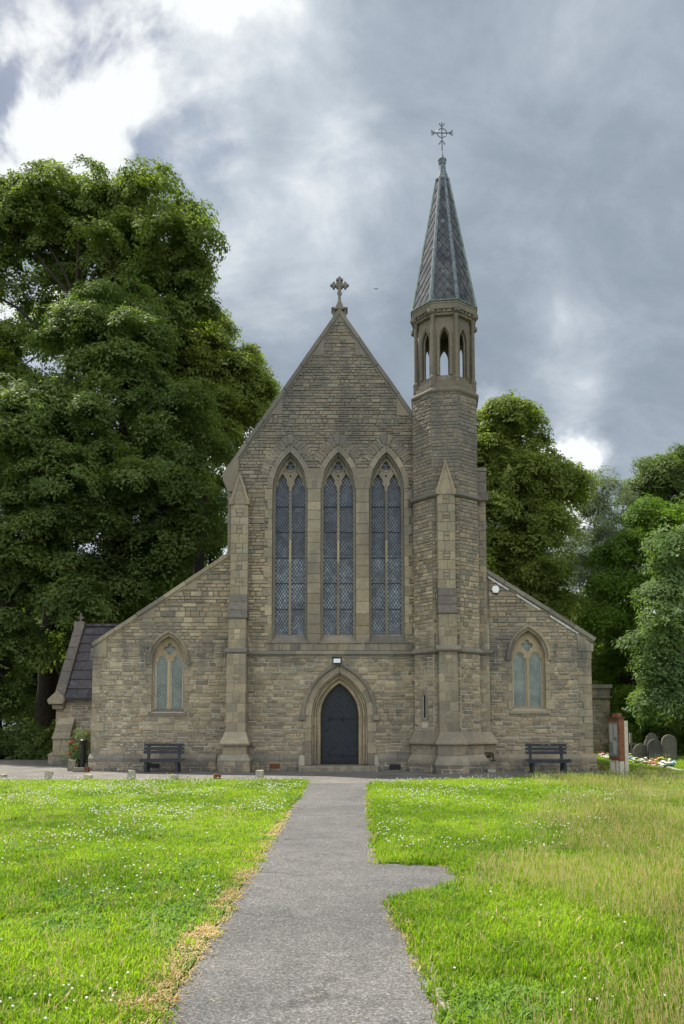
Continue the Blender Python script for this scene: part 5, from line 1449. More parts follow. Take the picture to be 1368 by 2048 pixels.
make_tree('ash_tree', 'pale green tree with feathery leaves at the right edge, nearest to the graves', 'tree', at(1400, 1450, 9).x, 9, .3, 3,
    [(1350, 1110, 42, 0), (1385, 1085, 36, 0), (1315, 1165, 34, 0), (1365, 1180, 48, 0), (1300, 1240, 32, -.5), (1340, 1260, 44, 0), (1390, 1260, 46, 0), (1285, 1300, 26, 0), (1320, 1330, 38, 0), (1375, 1350, 46, 0), (1340, 1400, 36, 0), (1400, 1420, 40, 0), (1300, 1385, 24, 0)],
    'pale', 10, .85, 22, GR_, gap=.24)
make_tree('broadleaf_tree', 'dark tree with forked trunk standing behind the gravestones', 'tree', at(1290, 1450, 20).x, 20, .28, 2.5,
    [(1230, 1320, 44, 0), (1205, 1400, 34, 2), (1290, 1400, 40, 2), (1340, 1430, 36, 1), (1250, 1390, 36, 4), (1200, 1300, 40, 3), (1190, 1220, 40, 3)],
    'dark', 11, .9, 17, GR_, gap=.1)
# the wood that closes the view far behind
lob = []
r_ = random.Random(5)
for i in range(46):
    x = -75 + i * 3.4 + r_.uniform(-1, 1); y = r_.uniform(52, 66); h = r_.uniform(12, 15)
    lob.append(((x, y, h * .55), 3.4, 3.4, h * .5)); lob.append(((x + 1, y + 3, h * .8), 3.0, 3.0, h * .3))
P, _s, _n = crown_points(lob, 1.7, 6.5, 77); n = len(P)
ro = np.stack([rng.normal(0, .4, n), rng.normal(0, .4, n), rng.uniform(0, 6.28, n)], 1)
tag(scatter('woodland', P, ro, rng.uniform(.8, 1.3, n), rng.integers(0, 4, n), LC['big']), 'dark wood that closes the view far behind the church', kind='stuff')
r_ = random.Random(8); tb_ = MB()
for i in range(40):
    x = -70 + i * 3.6 + r_.uniform(-1, 1); y = r_.uniform(44, 58); tb_.tube([(x, y, 0), (x + r_.uniform(-.5, .5), y, 6), (x + r_.uniform(-1, 1), y, 10)], [.3, .22, .1], 6)
tag(tb_.build('woodland_trunks', M['bark'], None, 'stuff'), 'dark trunks at the edge of the wood far behind')

def bush(name, label, cat, x, y, lobes, leaf, seed, group=None, dens=34, sub_r=.5, scale=.62, stems=True):
    root = tag(empty(name, (x, y, 0)), label, cat, group)
    P, subs, N_ = crown_points([((c[0], c[1], c[2]), c[3], c[3], c[3] * c[4]) for c in lobes], sub_r, dens, seed)
    N_ = N_[P[:, 2] > .05]; P = P[P[:, 2] > .05]; r_ = np.random.default_rng(seed); n = len(P)
    rot = rot_of(N_)
    scatter('foliage', P, rot, r_.uniform(.7, 1.3, n) * scale, r_.integers(0, 5, n), LC[leaf], root)
    mb = MB(); rr = random.Random(seed)
    for (p, sr, c) in subs[::3]: mb.tube([(rr.uniform(-.15, .15), rr.uniform(-.15, .15), 0), (p[0] * .5, p[1] * .5, p[2] * .6), tuple(p)], [.03, .02, .008], 4)
    mb.build('stems', M['bark'], root); return root
gl = 'dark shrubs at the foot of the trees on the left'
bush('shrub', 'dark ivy-like shrub at the left edge behind the drive', 'shrub', -16.2, 10.2, [(-1.8, 0, .6, 1.3, .8), (0, .3, .8, 1.2, .9)], 'dark', 21, gl)
bush('shrub', 'dark shrub on the left between the lime trunk and the porch buttress', 'shrub', -14.0, 10.8, [(0, 0, .8, 1.2, 1), (1.3, .3, .7, 1.0, 1)], 'lime', 22, gl)
bush('shrub', 'lower shrub at the drive edge in front of the big lime trunk', 'shrub', -15.0, 9.6, [(0, 0, .4, .8, .8), (.9, .2, .35, .6, .8)], 'dark', 23, gl)
gr_ = 'undergrowth behind the gravestones'
for i, (x, y, h, lf, lb) in enumerate(((16.6, 19.0, 1.0, 'dark', 'dark bush behind the stone cross, beside the low block'), (16.2, 14.0, 1.2, 'hb', 'green bush behind the rounded gravestones'), (18.6, 12.5, .9, 'dark', 'dark bush to the right of the last gravestone'), (21.0, 14.5, 1.5, 'dark', 'tall dark bush at the right edge behind the graves'))):
    bush('shrub', lb, 'shrub', x, y, [(0, 0, h * 1.3, 1.3, h * 1.2), (1.3, .4, h * 1.0, 1.0, h * 1.1), (-.9, .6, h, .9, h)], lf, 30 + i, gr_, 24, .6, .8)
# hydrangea against the corner of the left aisle
hx, hy = X(163, 1500, 2.2), 2.2
hyd = bush('hydrangea', 'hydrangea bush with dull red flower heads against the left corner of the aisle', 'shrub', hx, hy, [(-.12, 0, .55, .36, 1), (.12, .1, .95, .36, 1.1), (.02, 0, 1.3, .22, .8), (.2, 0, .4, .3, 1)], 'pale', 41, None, 60, .22, .5)
M['hydr'] = leaf_mat('hydrangea_petals', (.28, .05, .06), (.42, .16, .14), .3)
pc = hidden_coll('petals', [leaf_cluster('petal_cluster', M['hydr'], 70 + q, 40, .085, .045, .9, 1.1) for q in range(3)])
for (dx, dy, dz) in ((-.32, -.25, 1.02), (.22, -.15, 1.32), (-.38, -.28, .55), (.18, -.28, .58), (-.15, -.3, .8), (.28, -.2, 1.0)):
    scatter('flower_head', [(dx, dy, dz), (dx + .02, dy, dz + .01)], [(0, 0, 0), (.5, .5, 2)], [1.1, 1.0], [0, 1], pc, hyd)
# stone boundary wall far left
bw = tag(MB().box(-30, -12.5, 15.2, 15.6, 0, 1.45).build('boundary_wall', M['mortar']), 'low stone boundary wall under the trees at the far left', 'wall')
masonry(FY(15.2), 0, 1.4, lambda v: -24, lambda v: -12.6, [], [.16, .2], [.3, .4, .5], wall='bw', store=True)
mbw = MB()
for A, vs, fs, wl in POOL:
    if wl == 'bw': mbw.add(vs, fs)
mbw.build('rubble_stonework', M['rubble'], bw, 'stuff', fix=False)
# distant red-roofed house seen through the trunks
hs = tag(empty('house', (44, 90, 0)), 'far house with a red roof glimpsed under the trees on the right', 'house')
MB().box(-4, 4, -2, 3, 0, 2.3).build('wall', M['white'], hs)
MB().add([(-4.3, -2.3, 2.2), (4.3, -2.3, 2.2), (4.3, 3.3, 2.2), (-4.3, 3.3, 2.2), (-4.3, .5, 4.2), (4.3, .5, 4.2)], [(0, 1, 5, 4), (2, 3, 4, 5), (1, 2, 5), (3, 0, 4)]).build('roof', simple('red_tiles', (.32, .09, .05), .8, 0, .3, 3), hs)
for q in (-2.2, 1.6): MB().box(q, q + 1, -2.05, -1.98, .8, 1.9).build('window', M['glassblue'], hs)

# ------------------------------------------------------------------ grass
def tuft(name, m, seed, n=36, rad=.10, h=(.05, .10), wid=.0045, lean=.5, seedhead=None, mix=None):
    r_ = random.Random(seed); mb = MB(); mi = []
    for i in range(n):
        a = r_.uniform(0, 6.283); rr = rad * math.sqrt(r_.random()); b = Vector((rr * math.cos(a), rr * math.sin(a), -.01)); H = r_.uniform(*h)
        az = r_.uniform(0, 6.283); ln = r_.uniform(.1, lean); d = Vector((math.cos(az), math.sin(az), 0)); s = Vector((-d.y, d.x, 0)) * wid * r_.uniform(.7, 1.3) / 1
        mid = b + Vector((0, 0, H * .6)) + d * H * ln * .35; tip = b + Vector((0, 0, H * (1 - ln * .25))) + d * H * ln * 1.1
        mb.add([b - s, b + s, mid + s * .8, mid - s * .8, tip], [(0, 1, 2, 3), (3, 2, 4)]); k = 1 if (mix and r_.random() < mix) else 0; mi += [k, k]
        if seedhead and r_.random() < seedhead:
            t2 = tip + Vector((0, 0, .055)) + d * .012; w2 = s.normalized() * .0024
            mb.add([tip - w2 * .3, tip + w2, t2 + w2 * .7, t2 - w2], [(0, 1, 2, 3)]); mi += [k]
            d2 = d * .0024
            mb.add([tip - d2 * .3, tip + d2, t2 + d2 * .7, t2 - d2], [(0, 1, 2, 3)]); mi += [k]
    return mb, mi
def tv(name, m, seed, m2=None, **k):
    mb, mi = tuft(name, m, seed, **k); return variant(name, mb, [m] + ([m2] if m2 else []), mi if m2 else None)
# 0-3 short green, 4-5 longer green, 6 bluish, 7-8 dry short, 9-10 seeded stalks, 11 mixed
tufts = [tv('tuft_%02d' % q, M['blade'], q, M['dryblade'], h=(.035, .085), mix=.05) for q in range(4)] + \
        [tv('tuft_%02d' % (4 + q), M['blade'], 10 + q, M['dryblade'], h=(.06, .13), mix=.08, lean=.7) for q in range(2)] + \
        [tv('tuft_06', M['blade2'], 20, h=(.04, .10), wid=.011, n=16, lean=1.3)] + \
        [tv('tuft_%02d' % (7 + q), M['dryblade'], 30 + q, M['blade'], h=(.02, .05), mix=.1, n=40, lean=1.2) for q in range(2)] + \
        [tv('tuft_%02d' % (9 + q), M['seed'], 40 + q, M['blade'], h=(.10, .24), n=24, wid=.0013, lean=.7, seedhead=1.0, mix=.35, rad=.12) for q in range(2)] + \
        [tv('tuft_11', M['blade'], 50, M['dryblade'], h=(.05, .12), mix=.45)]
TC = hidden_coll('grass_tufts', tufts)
def vnoise(x, y, sc, seed=0):
    """smooth value noise in 0..1"""
    r_ = np.random.default_rng(seed); T = r_.random((256, 256)); x = x * sc + 100; y = y * sc + 100
    xi, yi = np.floor(x).astype(int), np.floor(y).astype(int); fx, fy = x - xi, y - yi; fx = fx * fx * (3 - 2 * fx); fy = fy * fy * (3 - 2 * fy)
    g = lambda i, j: T[i % 256, j % 256]
    return (g(xi, yi) * (1 - fx) + g(xi + 1, yi) * fx) * (1 - fy) + (g(xi, yi + 1) * (1 - fx) + g(xi + 1, yi + 1) * fx) * fy
def fnoise(x, y, sc, seed): return vnoise(x, y, sc, seed) * .55 + vnoise(x, y, sc * 2.3, seed + 1) * .3 + vnoise(x, y, sc * 5.1, seed + 2) * .15
def right_x(y):
    pr = sorted([(b, a) for a, b in path_r]); ys = [p[0] for p in pr]; xs = [p[1] for p in pr]; return np.interp(y, ys, xs)
def front_y(x):   # far edge of the right lawn
    return np.interp(x, [.8, 3, 6.05, 8.6, 9.75, 10.2, 10.3], [-6.9, -6.0, -4.5, -2.6, -1.2, .4, 60])
def lawn_pts(n_, x0, x1, y0, y1, seed): 
    r_ = np.random.default_rng(seed); return r_.uniform(x0, x1, n_), r_.uniform(y0, y1, n_)
GX, GY = [], []
for (y0, y1, dens, seed) in ((-26.2, -22, 230, 1), (-22, -16, 165, 2), (-16, -5.5, 85, 3)):
    D1 = y1 + 30; wx = D1 * .43 * 1.12 + 3.0
    n_ = int(2 * wx * (y1 - y0) * dens); x, y = lawn_pts(n_, -wx, wx, y0, y1, seed)
    k = np.abs(x) < (y + 30) * .43 * 1.12 + 3.0; GX.append(x[k]); GY.append(y[k])
x, y = lawn_pts(int(34 * 30 * 22), 0, 34, -6.5, 23.5, 4); k = (x < (y + 30) * .43 * 1.12 + .7); GX.append(x[k]); GY.append(y[k])
gx, gyy = np.concatenate(GX), np.concatenate(GY)
left = (gx < PL - .01 + .03 * fnoise(gx, gyy, 3, 9)) & (gyy < -5.72 + .10 * (fnoise(gx, gyy, 2.2, 3) - .3))
rx_ = right_x(gyy)
inch = (gx > XL) & (gx < XR + .35) & (gyy > -1.2)
right = (gx > rx_ + .0) & (gyy < front_y(gx) + .08) & ~inch & ~((gx < vx1 + .2) & (gyy > VY - .3))
k = left | right; gx, gyy, left = gx[k], gyy[k], left[k]
n = len(gx); r_ = np.random.default_rng(17); D = gyy + 30
dry = np.zeros(n)
edge = PL - gx
stripw = np.interp(D, [4, 8, 12, 16], [.46, .34, .20, .06]) * (.35 + 1.3 * fnoise(gx, gyy, .9, 31))
dry = np.where(left, np.clip(1.15 - edge / np.maximum(stripw, .02), 0, 1) * (.65 + .5 * (fnoise(gx, gyy, 1.5, 35) > .42)), 0)
dry = np.where(left & (D > 17), 0, dry)
redge = gx - right_x(gyy)
rd = np.clip(1 - redge / .10, 0, 1) * .5 * (~left)
dry = np.maximum(dry, rd * (D < 25))
tallp = np.where(left, .02, np.clip((fnoise(gx, gyy, .42, 51) - .52) * 3.0 + np.clip((gx / np.maximum(D, 1) - .25) * 3.0, -.9, .7), 0, .8))
tallp = np.where(~left & (D > 21) & (D < 27), np.maximum(tallp, .2 * (gx > 5.5)), tallp)
tallp = np.where(D > 28, .05, tallp)
u = r_.random(n); idx = r_.integers(0, 4, n)
longp = np.where(left, .10, .22); idx = np.where(u < longp, r_.integers(4, 6, n), idx)
blue = (fnoise(gx, gyy, 1.1, 61) > .72) & (r_.random(n) < .7); idx = np.where(blue, 6, idx)
idx = np.where((tallp > 0) & (r_.random(n) < tallp * .5), 11, idx)
idx = np.where(r_.random(n) < tallp * .36, r_.integers(9, 11, n), idx)
idx = np.where(r_.random(n) < dry, r_.integers(7, 9, n), idx)
sc_h = np.where(left, .85, 1.0) * (.75 + .6 * fnoise(gx, gyy, .8, 71)) * np.interp(D, [0, 14, 22, 40], [1.0, 1.0, 1.15, 1.3])
near_edge = np.where(left, PL - gx, redge) < .10
sc_h = np.where(near_edge, sc_h * .7, sc_h)
sw = r_.uniform(.85, 1.25, n) * np.interp(D, [0, 10, 20, 40], [1, 1.1, 1.45, 2.0])
scl = np.stack([sw, sw, sc_h * r_.uniform(.8, 1.25, n)], 1)
rot = np.stack([r_.normal(0, .1, n), r_.normal(0, .1, n), r_.uniform(0, 6.28, n)], 1)
pts = np.stack([gx, gyy, np.full(n, .02)], 1)
green = idx < 7
isdry = ~green
for nm, msk, lb in (('grass', green & left, 'green grass of the left lawn'), ('grass', green & ~left, 'green grass of the right lawn'), ('dry_grass', isdry, 'dry straw-coloured grass and seed heads at the path edge and over the right lawn')):
    o = scatter(nm, pts[msk], rot[msk], scl[msk], idx[msk], TC, None, 'stuff'); o['label'] = lb
# clover heads in drifts, a few yellow flowers and broad leaves
fl = []
def ball(mb, c, r_, m_=0):
    vs = [(0, 0, 1), (0, 0, -.8)] + [(math.cos(a), math.sin(a), z) for z in (.35, -.35) for a in [i * math.pi / 3 + z for i in range(6)]]
    fs = [(0, 2 + i, 2 + (i + 1) % 6) for i in range(6)] + [(1, 8 + (i + 1) % 6, 8 + i) for i in range(6)] + [(2 + i, 8 + i, 8 + (i + 1) % 6, 2 + (i + 1) % 6) for i in range(6)]
    mb.add([(c[0] + x * r_, c[1] + y * r_, c[2] + z * r_) for x, y, z in vs], fs); return len(fs)
for q in range(4):
    mb = MB(); hh = .07 + .014 * q; n0 = ball(mb, (.01, 0, hh), .0092); mb.tube([(0, 0, 0), (.01, 0, hh - .008)], .0012, 3); fl.append(variant('clover_%d' % q, mb, [M['clover'], M['blade']], [0] * n0 + [1] * (len(mb.f) - n0)))
mb = MB(); n0 = ball(mb, (0, 0, .10), .010); fl.append(variant('clover_y', mb, [M['yellow']]))
FC = hidden_coll('clover', fl)
x, y = np.concatenate([lawn_pts(26000, -13, -1.1, -26, -5.9, 91)[0], lawn_pts(26000, .5, 13, -26, -5, 92)[0]]), np.concatenate([lawn_pts(26000, -13, -1.1, -26, -5.9, 91)[1], lawn_pts(26000, .5, 13, -26, -5, 92)[1]])
lf = x < 0
d_ = np.clip((fnoise(x, y, .55, 101) - .50) * 5.5, 0, 1) * np.where(lf, .55, .42) + .02
d_ += np.where(lf & (y > -8.5), .05, 0) + np.where(~lf & (y > -14) & (x < 3), .04, 0)
k = (r_.random(len(x)) < d_) & (np.abs(x) < (y + 30) * .47 + .3) & np.where(lf, True, (x > right_x(y) + .05) & (y < front_y(x)))
x, y = x[k], y[k]; n = len(x)
idx = r_.integers(0, 4, n); idx = np.where(r_.random(n) < .012, 4, idx)
tag(scatter('clover_flowers', np.stack([x, y, np.full(n, .02)], 1), np.stack([r_.normal(0, .15, n), r_.normal(0, .15, n), r_.uniform(0, 6, n)], 1), np.interp(y + 30, [4, 10, 24], [.85, 1.1, 1.45]) * r_.uniform(.75, 1.2, n), idx, FC, None, 'stuff'), 'small white clover heads scattered through both lawns')

# ------------------------------------------------------------------ benches
def make_bench(x, y, label):
    b = tag(empty('bench', (x, y, 0)), label, 'bench', 'dark wooden benches against the church front')
    W2 = .74
    for k in range(3):
        z = .66 + k * .135; yy = .20 + k * .028
        MB().prism([(-W2, z), (W2, z), (W2, z + .105), (-W2, z + .105)], FY(yy), -.02, .02, .006).build('back_slat', M['bench'], b)
    for k in range(4):
        MB().box(-W2 - .03, W2 + .03, -.28 + k * .12, -.18 + k * .12, .435, .475).build('seat_slat', M['bench'], b)
    MB().box(-W2 - .03, W2 + .03, -.30, -.275, .37, .475).build('seat_rail', M['bench'], b)
    for s in (-1, 1):
        lx = s * .56
        MB().box(lx - .05, lx + .05, -.26, -.16, 0, .43).build('leg', M['bench'], b)
        lg = MB(); lg.rings([[Vector((lx + dx, yy + dy, z)) for dx, dy in ((-.045, -.05), (.045, -.05), (.045, .05), (-.045, .05))] for z, yy in ((0, .27), (.43, .20), (.60, .245), (1.0, .325))]); lg.build('leg', M['bench'], b)
        MB().box(lx - .04, lx + .04, -.16, .15, .36, .43).build('side_rail', M['bench'], b)
        MB().box(lx - .035, lx + .035, -.15, .22, .12, .18).build('stretcher', M['bench'], b)
        MB().box(lx * 1.2 - .035, lx * 1.2 + .035, -.30, -.24, .475, .50).build('arm_foot', M['bench'], b)
    MB().box(-.30, .30, .03, .10, .36, .43).build('cross_rail', M['bench'], b)
    return b
b1 = make_bench(X(324.5, 1543, -.95), -.95, 'dark slatted bench in front of the left aisle wall, left of the buttress')
b2 = make_bench(X(1096, 1547, -1.35), -1.35, 'dark slatted bench before the right aisle wall, two small plaques on its top slat')
for q in (-.16, .06): MB().box(q, q + .12, .228, .2338, .965, 1.01).build('plaque', M['lead'], b2)
for o in b1.children[:3] : pass

# floodlight over the door, its cable, alarm box, swan-neck pipe
fx, fz = X(674, 1322, -.25), Z(1322, -.25)
fl_ = tag(empty('floodlight', (fx, 0, fz)), 'square black floodlight mounted above the point of the doorway', 'floodlight')
MB().box(-.17, .17, -.34, -.22, -.10, .12).build('housing', M['black'], fl_)
MB().prism([(-.13, -.075), (.13, -.075), (.13, .085), (-.13, .085)], FY(-.34), 0, .012, .004).build('reflector', simple('floodlight_reflector', (.55, .58, .60), .25, .4, .1, 20), fl_)
MB().prism([(-.05, -.03), (.05, -.03), (.0, .05)], FY(-.352), 0, .008).build('lamp', M['white'], fl_)
MB().box(-.20, .20, -.40, -.20, .12, .14).build('hood', M['black'], fl_)
MB().box(-.04, .04, -.22, -.06, -.04, .05).build('bracket', M['black'], fl_)
cb = MB(); cb.tube([(X(678, 1252), -.02, Z(1252)), (X(677, 1275), -.12, Z(1270)), (X(678, 1290), -.10, Z(1292)), (X(676, 1305), -.19, Z(1306)), (X(675, 1312), -.2, Z(1314))], .009, 5)
tag(cb.build('cable', simple('tan_cable', (.28, .19, .11), .7)), 'thin tan cable hanging from the middle window down to the floodlight', 'cable')
ax, az = X(990, 1181), Z(1180)
al = tag(empty('alarm_box', (ax, 0, az)), 'white six-sided alarm box high on the right aisle wall', 'alarm box')
hexo = [(-.145, -.0), (-.085, -.125), (.085, -.125), (.145, 0), (.10, .135), (-.10, .135)]
MB().prism(hexo, F0, 0, .125, .012).build('cover', M['white'], al)
MB().prism([(u * 1.06, v * 1.1 - .03) for u, v in hexo], F0, -.0, .085, .01).build('base', M['black'], al)
px_ = X(984, 1507, -.75)
pp = MB(); z0 = Z(1506, -.75); pp.tube([(px_ - .28, -.62, z0), (px_ + .02, -.66, z0 + .0), (px_ + .06, -.68, z0 - .04), (px_ + .06, -.68, z0 - .24)], .024, 8)
pr = tag(empty('drain_pipe', (0, 0, 0)), 'short black bent pipe on the plinth right of the turret', 'pipe')
pp.build('pipe', M['black'], pr); MB().box(px_ - .02, px_ + .14, -.74, -.62, z0 - .29, z0 - .25).build('shoe', M['black'], pr)
MB().box(px_ - .2, px_ + .1, -.95, -.75, 0, .10).build('gully_stone', M['kerb'], pr)
# hydrangea pipe
bp = tag(empty('standpipe', (X(166, 1500, 1.7), 1.7, 0)), 'black pipe with a collar standing in the hydrangea', 'pipe')
MB().lathe(0, 0, [(.09, 0), (.09, 1.0)], 12).build('pipe', M['black'], bp); MB().lathe(0, 0, [(.14, 1.0), (.15, 1.03), (.14, 1.1), (.09, 1.14)], 12).build('collar', M['black'], bp)

# rough stones: kerb by the hydrangea and stubs along the lawn edge
def rough(name, label, x, y, sx, sy, sz, m, seed, group=None, rz=0, tilt=0.0):
    bm = bmesh.new(); bmesh.ops.create_cube(bm, size=1); bmesh.ops.subdivide_edges(bm, edges=bm.edges, cuts=2, use_grid_fill=True)
    for v in bm.verts:
        n_ = mnoise.noise_vector(v.co * 2.3 + Vector((seed * 3.1, 0, 0))) * .10
        v.co = Vector((v.co.x * (1 - .16 * (v.co.z + .5)), v.co.y * (1 - .16 * (v.co.z + .5)), v.co.z)) + n_
        v.co = Vector((v.co.x * sx, v.co.y * sy, (v.co.z + .45) * sz))
    me = bpy.data.meshes.new(name); bm.to_mesh(me); bm.free(); me.materials.append(m)
    o = bpy.data.objects.new(name, me); COL.objects.link(o); o.location = (x, y, 0); o.rotation_euler = (0, tilt, rz)
    return tag(o, label, 'stone', group)
gs = 'stone stubs along the edge of the left lawn'
for i, (px, hh, lb) in enumerate(((4, .14, 'low stone stub at the left edge of the photo, by the lawn'), (97, .24, 'square stone stub with a white painted side, second from the left'), (176, .13, 'small dark stub half hidden in grass, third from the left'),
        (262, .27, 'upright stone stub left of the left bench'), (349, .13, 'very low grassy stub just right of the left bench'), (434, .15, 'small reddish stub in front of the buttress'), (519, .27, 'upright stone stub nearest to the path'))):
    o = rough('edge_stone', lb, X(px, 1556, -5.55), -5.55, .24, .2, hh + .08, M['kerb'] if i != 5 else M['rust'], i, gs, random.uniform(-.3, .3), random.uniform(-.08, .08))
    if i == 1: MB().box(.10, .122, -.09, .09, .02, hh * .8).build('painted_side', M['white'], o)
gs = 'rough stones round the hydrangea bed'
rough('kerb_stone', 'upright rough stone at the corner of the hydrangea bed', X(144, 1535, -.2), -.2, .26, .24, .42, M['ashlar'], 11, gs)
rough('kerb_stone', 'long low stone edging the hydrangea bed', X(160, 1543, -.9), -.9, .46, .2, .17, M['ashlar'], 12, gs)
rough('kerb_stone', 'small reddish brick-like stone at the right end of the hydrangea bed edging', X(174, 1543, -.95), -.95, .14, .22, .2, M['rust'], 13, gs)

# ------------------------------------------------------------------ notice board
nbd = tag(empty('notice_board', (9.12, -3.6, 0)), 'brown wooden notice board on pale posts, seen almost edge-on at the right', 'notice board')
bz0, bz1 = .55, 1.93
MB().box(-.10, .07, -.42, .62, bz0, bz1).build('case', M['brownwood'], nbd)
MB().box(-.115, -.098, -.32, .54, bz0 + .12, bz1 - .14).build('glazing', M['glassgreen'], nbd)
MB().box(-.108, -.10, -.30, .52, bz0 + .14, bz1 - .16).build('backing', M['white'], nbd) if False else None
for q, (y0, z0, z1) in enumerate(((-.27, bz0 + .75, bz1 - .2), (.15, bz0 + .6, bz1 - .2), (-.2, bz0 + .2, bz0 + .65))):
    MB().box(-.122, -.1155, y0, y0 + .3, z0, z1).build('notice', simple('faded_paper', (.34, .33, .30), .7), nbd)
MB().box(-.16, .09, -.46, .66, bz1, bz1 + .045).build('cap', simple('dark_brown_wood', (.09, .045, .028), .7), nbd)
MB().prism([(-.10, bz1 + .045), (.08, bz1 + .045), (.05, bz1 + .17), (-.06, bz1 + .17)], Frame((0, -.15, 0), (1, 0, 0), (0, 0, 1), (0, -1, 0)), -.4, .1, .01).build('gable_board', M['brownwood'], nbd)
MB().box(-.085, .05, -.40, -.27, 0, bz0).build('post', M['post'], nbd); MB().box(-.085, .05, .45, .58, 0, bz0).build('post', M['post'], nbd)
for yy in (-.40, .45): MB().box(.075, .195, yy, yy + .13, 0, bz1 - .08).build('post', M['post'], nbd)
for z in (.62, 1.7): MB().lathe(.135, -.405, [(.012, z), (.012, z + .012)], 8).build('bolt', M['black'], nbd)

# ------------------------------------------------------------------ gravestones and flowers
M['grave'] = stone_mat('grave_stone', [(.085, .078, .060), (.10, .09, .068), (.075, .07, .056)], .8, (.05, .05, .042), rough_bump=.4, zgrime=(30, 60))
M['grave2'] = stone_mat('mottled_grave_stone', [(.05, .048, .044)], .5, (.03, .03, .028), rough_bump=.4, lichen=.9, zgrime=(30, 60))
def gravestone(label, px, ypx, wpx, Y, m, shape, cat='gravestone', tilt=0):
    c = at(px, ypx, Y); D = Y + 30; w_ = wpx * D / FPX / 2; h = c.z
    g = tag(empty('gravestone', (c.x, Y, 0)), label, cat, 'old gravestones under the trees on the right'); g.rotation_euler = (0, tilt, .12)
    if shape == 'round': out_ = [(-w_, -.05), (w_, -.05)] + [(w_ * math.cos(a), h - w_ + w_ * math.sin(a)) for a in [i * math.pi / 16 for i in range(17)]]
    elif shape == 'shoulder': out_ = [(-w_, -.05), (w_, -.05), (w_, h - w_ * 1.05), (w_ * .84, h - w_ * .95)] + [(w_ * .80 * math.cos(a), h - w_ * .80 + w_ * .80 * math.sin(a)) for a in [i * math.pi / 14 for i in range(15)]] + [(-w_ * .84, h - w_ * .95), (-w_, h - w_ * 1.05)]
    elif shape == 'cross': 
        a = w_ * .22; out_ = [(-a * 1.5, -.05), (a * 1.5, -.05), (a, h * .55), (w_, h * .55), (w_, h * .55 + 2 * a), (a, h * .55 + 2 * a), (a, h), (-a, h), (-a, h * .55 + 2 * a), (-w_, h * .55 + 2 * a), (-w_, h * .55), (-a, h * .55)]
    plate('slab', out_, [], Frame((0, 0, 0), (1, 0, 0), (0, 0, 1), (0, -1, 0)), -.06, .06, m, g, bev=.015)
    if shape != 'cross':
        inn = [(u * .82, .12 + (v - .12) * .88 if v > 0 else .12) for u, v in out_]
        plate('moulding', [(u * .93, .02 + v * .955 if v > 0 else .05) for u, v in out_], [[(u * .84, .08 + v * .86 if v > 0 else .14) for u, v in out_]], F0, .055, .072, m, g, bev=.004)
    MB().box(-w_ - .06, w_ + .06, -.14, .14, -.05, .12).build('foot', m, g)
    return g
gravestone('rounded moulded gravestone, left of the mottled one', 1281, 1487, 32, 6.3, M['grave'], 'round')
gravestone('black mottled rounded gravestone with pale lichen patches', 1309, 1478, 29, 5.9, M['grave2'], 'round', tilt=-.03)
gravestone('tall shouldered gravestone behind the mottled one', 1303, 1466, 30, 8.6, M['grave'], 'shoulder')
gravestone('plain round-headed gravestone, rightmost of the row', 1336.5, 1469, 31, 6.0, M['grave'], 'round', tilt=.02)
gravestone('dark stone cross beside the notice board', 1261, 1466, 21, 9.0, M['grave'], 'cross', 'stone cross')
gravestone('small leaning stone half hidden left of the stone cross', 1249, 1480, 10, 10.2, M['grave'], 'round')

cols = {'red': (.45, .03, .03), 'white': (.75, .74, .70), 'yellow': (.75, .60, .05), 'pink': (.62, .25, .22), 'lime': (.40, .50, .05), 'blue': (.30, .50, .62), 'orange': (.62, .20, .06), 'green': (.05, .10, .025), 'brown': (.14, .06, .035)}
for k_, c_ in cols.items(): M['f_' + k_] = simple('petal_' + k_, c_, .7, 0, .2, 40)
FR = []
def flower_bunch(label, px, py, cs, size=.22, seed=0, name='flower_bunch', cat='flowers'):
    D = FPX * CAMZ / (py - 1448); Y = D - 30; c = at(px, py, Y); r_ = random.Random(seed)
    g = tag(empty(name, (c.x, Y, 0)), label, cat, 'flowers laid along the row of graves'); 
    MB().lathe(0, 0, [(.05, 0), (.08, .04), (.09, .12), (.07, .14)], 10).build('pot', M['f_green'] if seed % 2 else M['grave'], g)
    mb = MB()
    for i in range(26):
        a = r_.uniform(0, 6.28); rr = size * math.sqrt(r_.random()); z = r_.uniform(.06, .26); d = Vector((math.cos(a + .5), math.sin(a + .5), .6)).normalized() * .07; s = Vector((-math.sin(a), math.cos(a), 0)) * .018
        b = Vector((rr * math.cos(a), rr * math.sin(a), z)); mb.add([b, b + d * .5 + s, b + d, b + d * .5 - s], [(0, 1, 2), (0, 2, 3)])
    mb.build('leaves', M['f_green'], g)
    for i in range(11):
        a = r_.uniform(0, 6.28); rr = size * math.sqrt(r_.random()); z = .14 + r_.uniform(0, .20) * (1.1 - rr / size)
        mb = MB(); q = .032 * r_.uniform(.7, 1.3); ball(mb, (rr * math.cos(a), rr * math.sin(a), z), q)
        for k in range(6):
            an = k * math.pi / 3; cc = Vector((rr * math.cos(a) + q * 1.2 * math.cos(an), rr * math.sin(a) + q * 1.2 * math.sin(an), z)); ball(mb, cc, q * .6)
        mb.build('blossom', M['f_' + r_.choice(cs)], g)
    return g
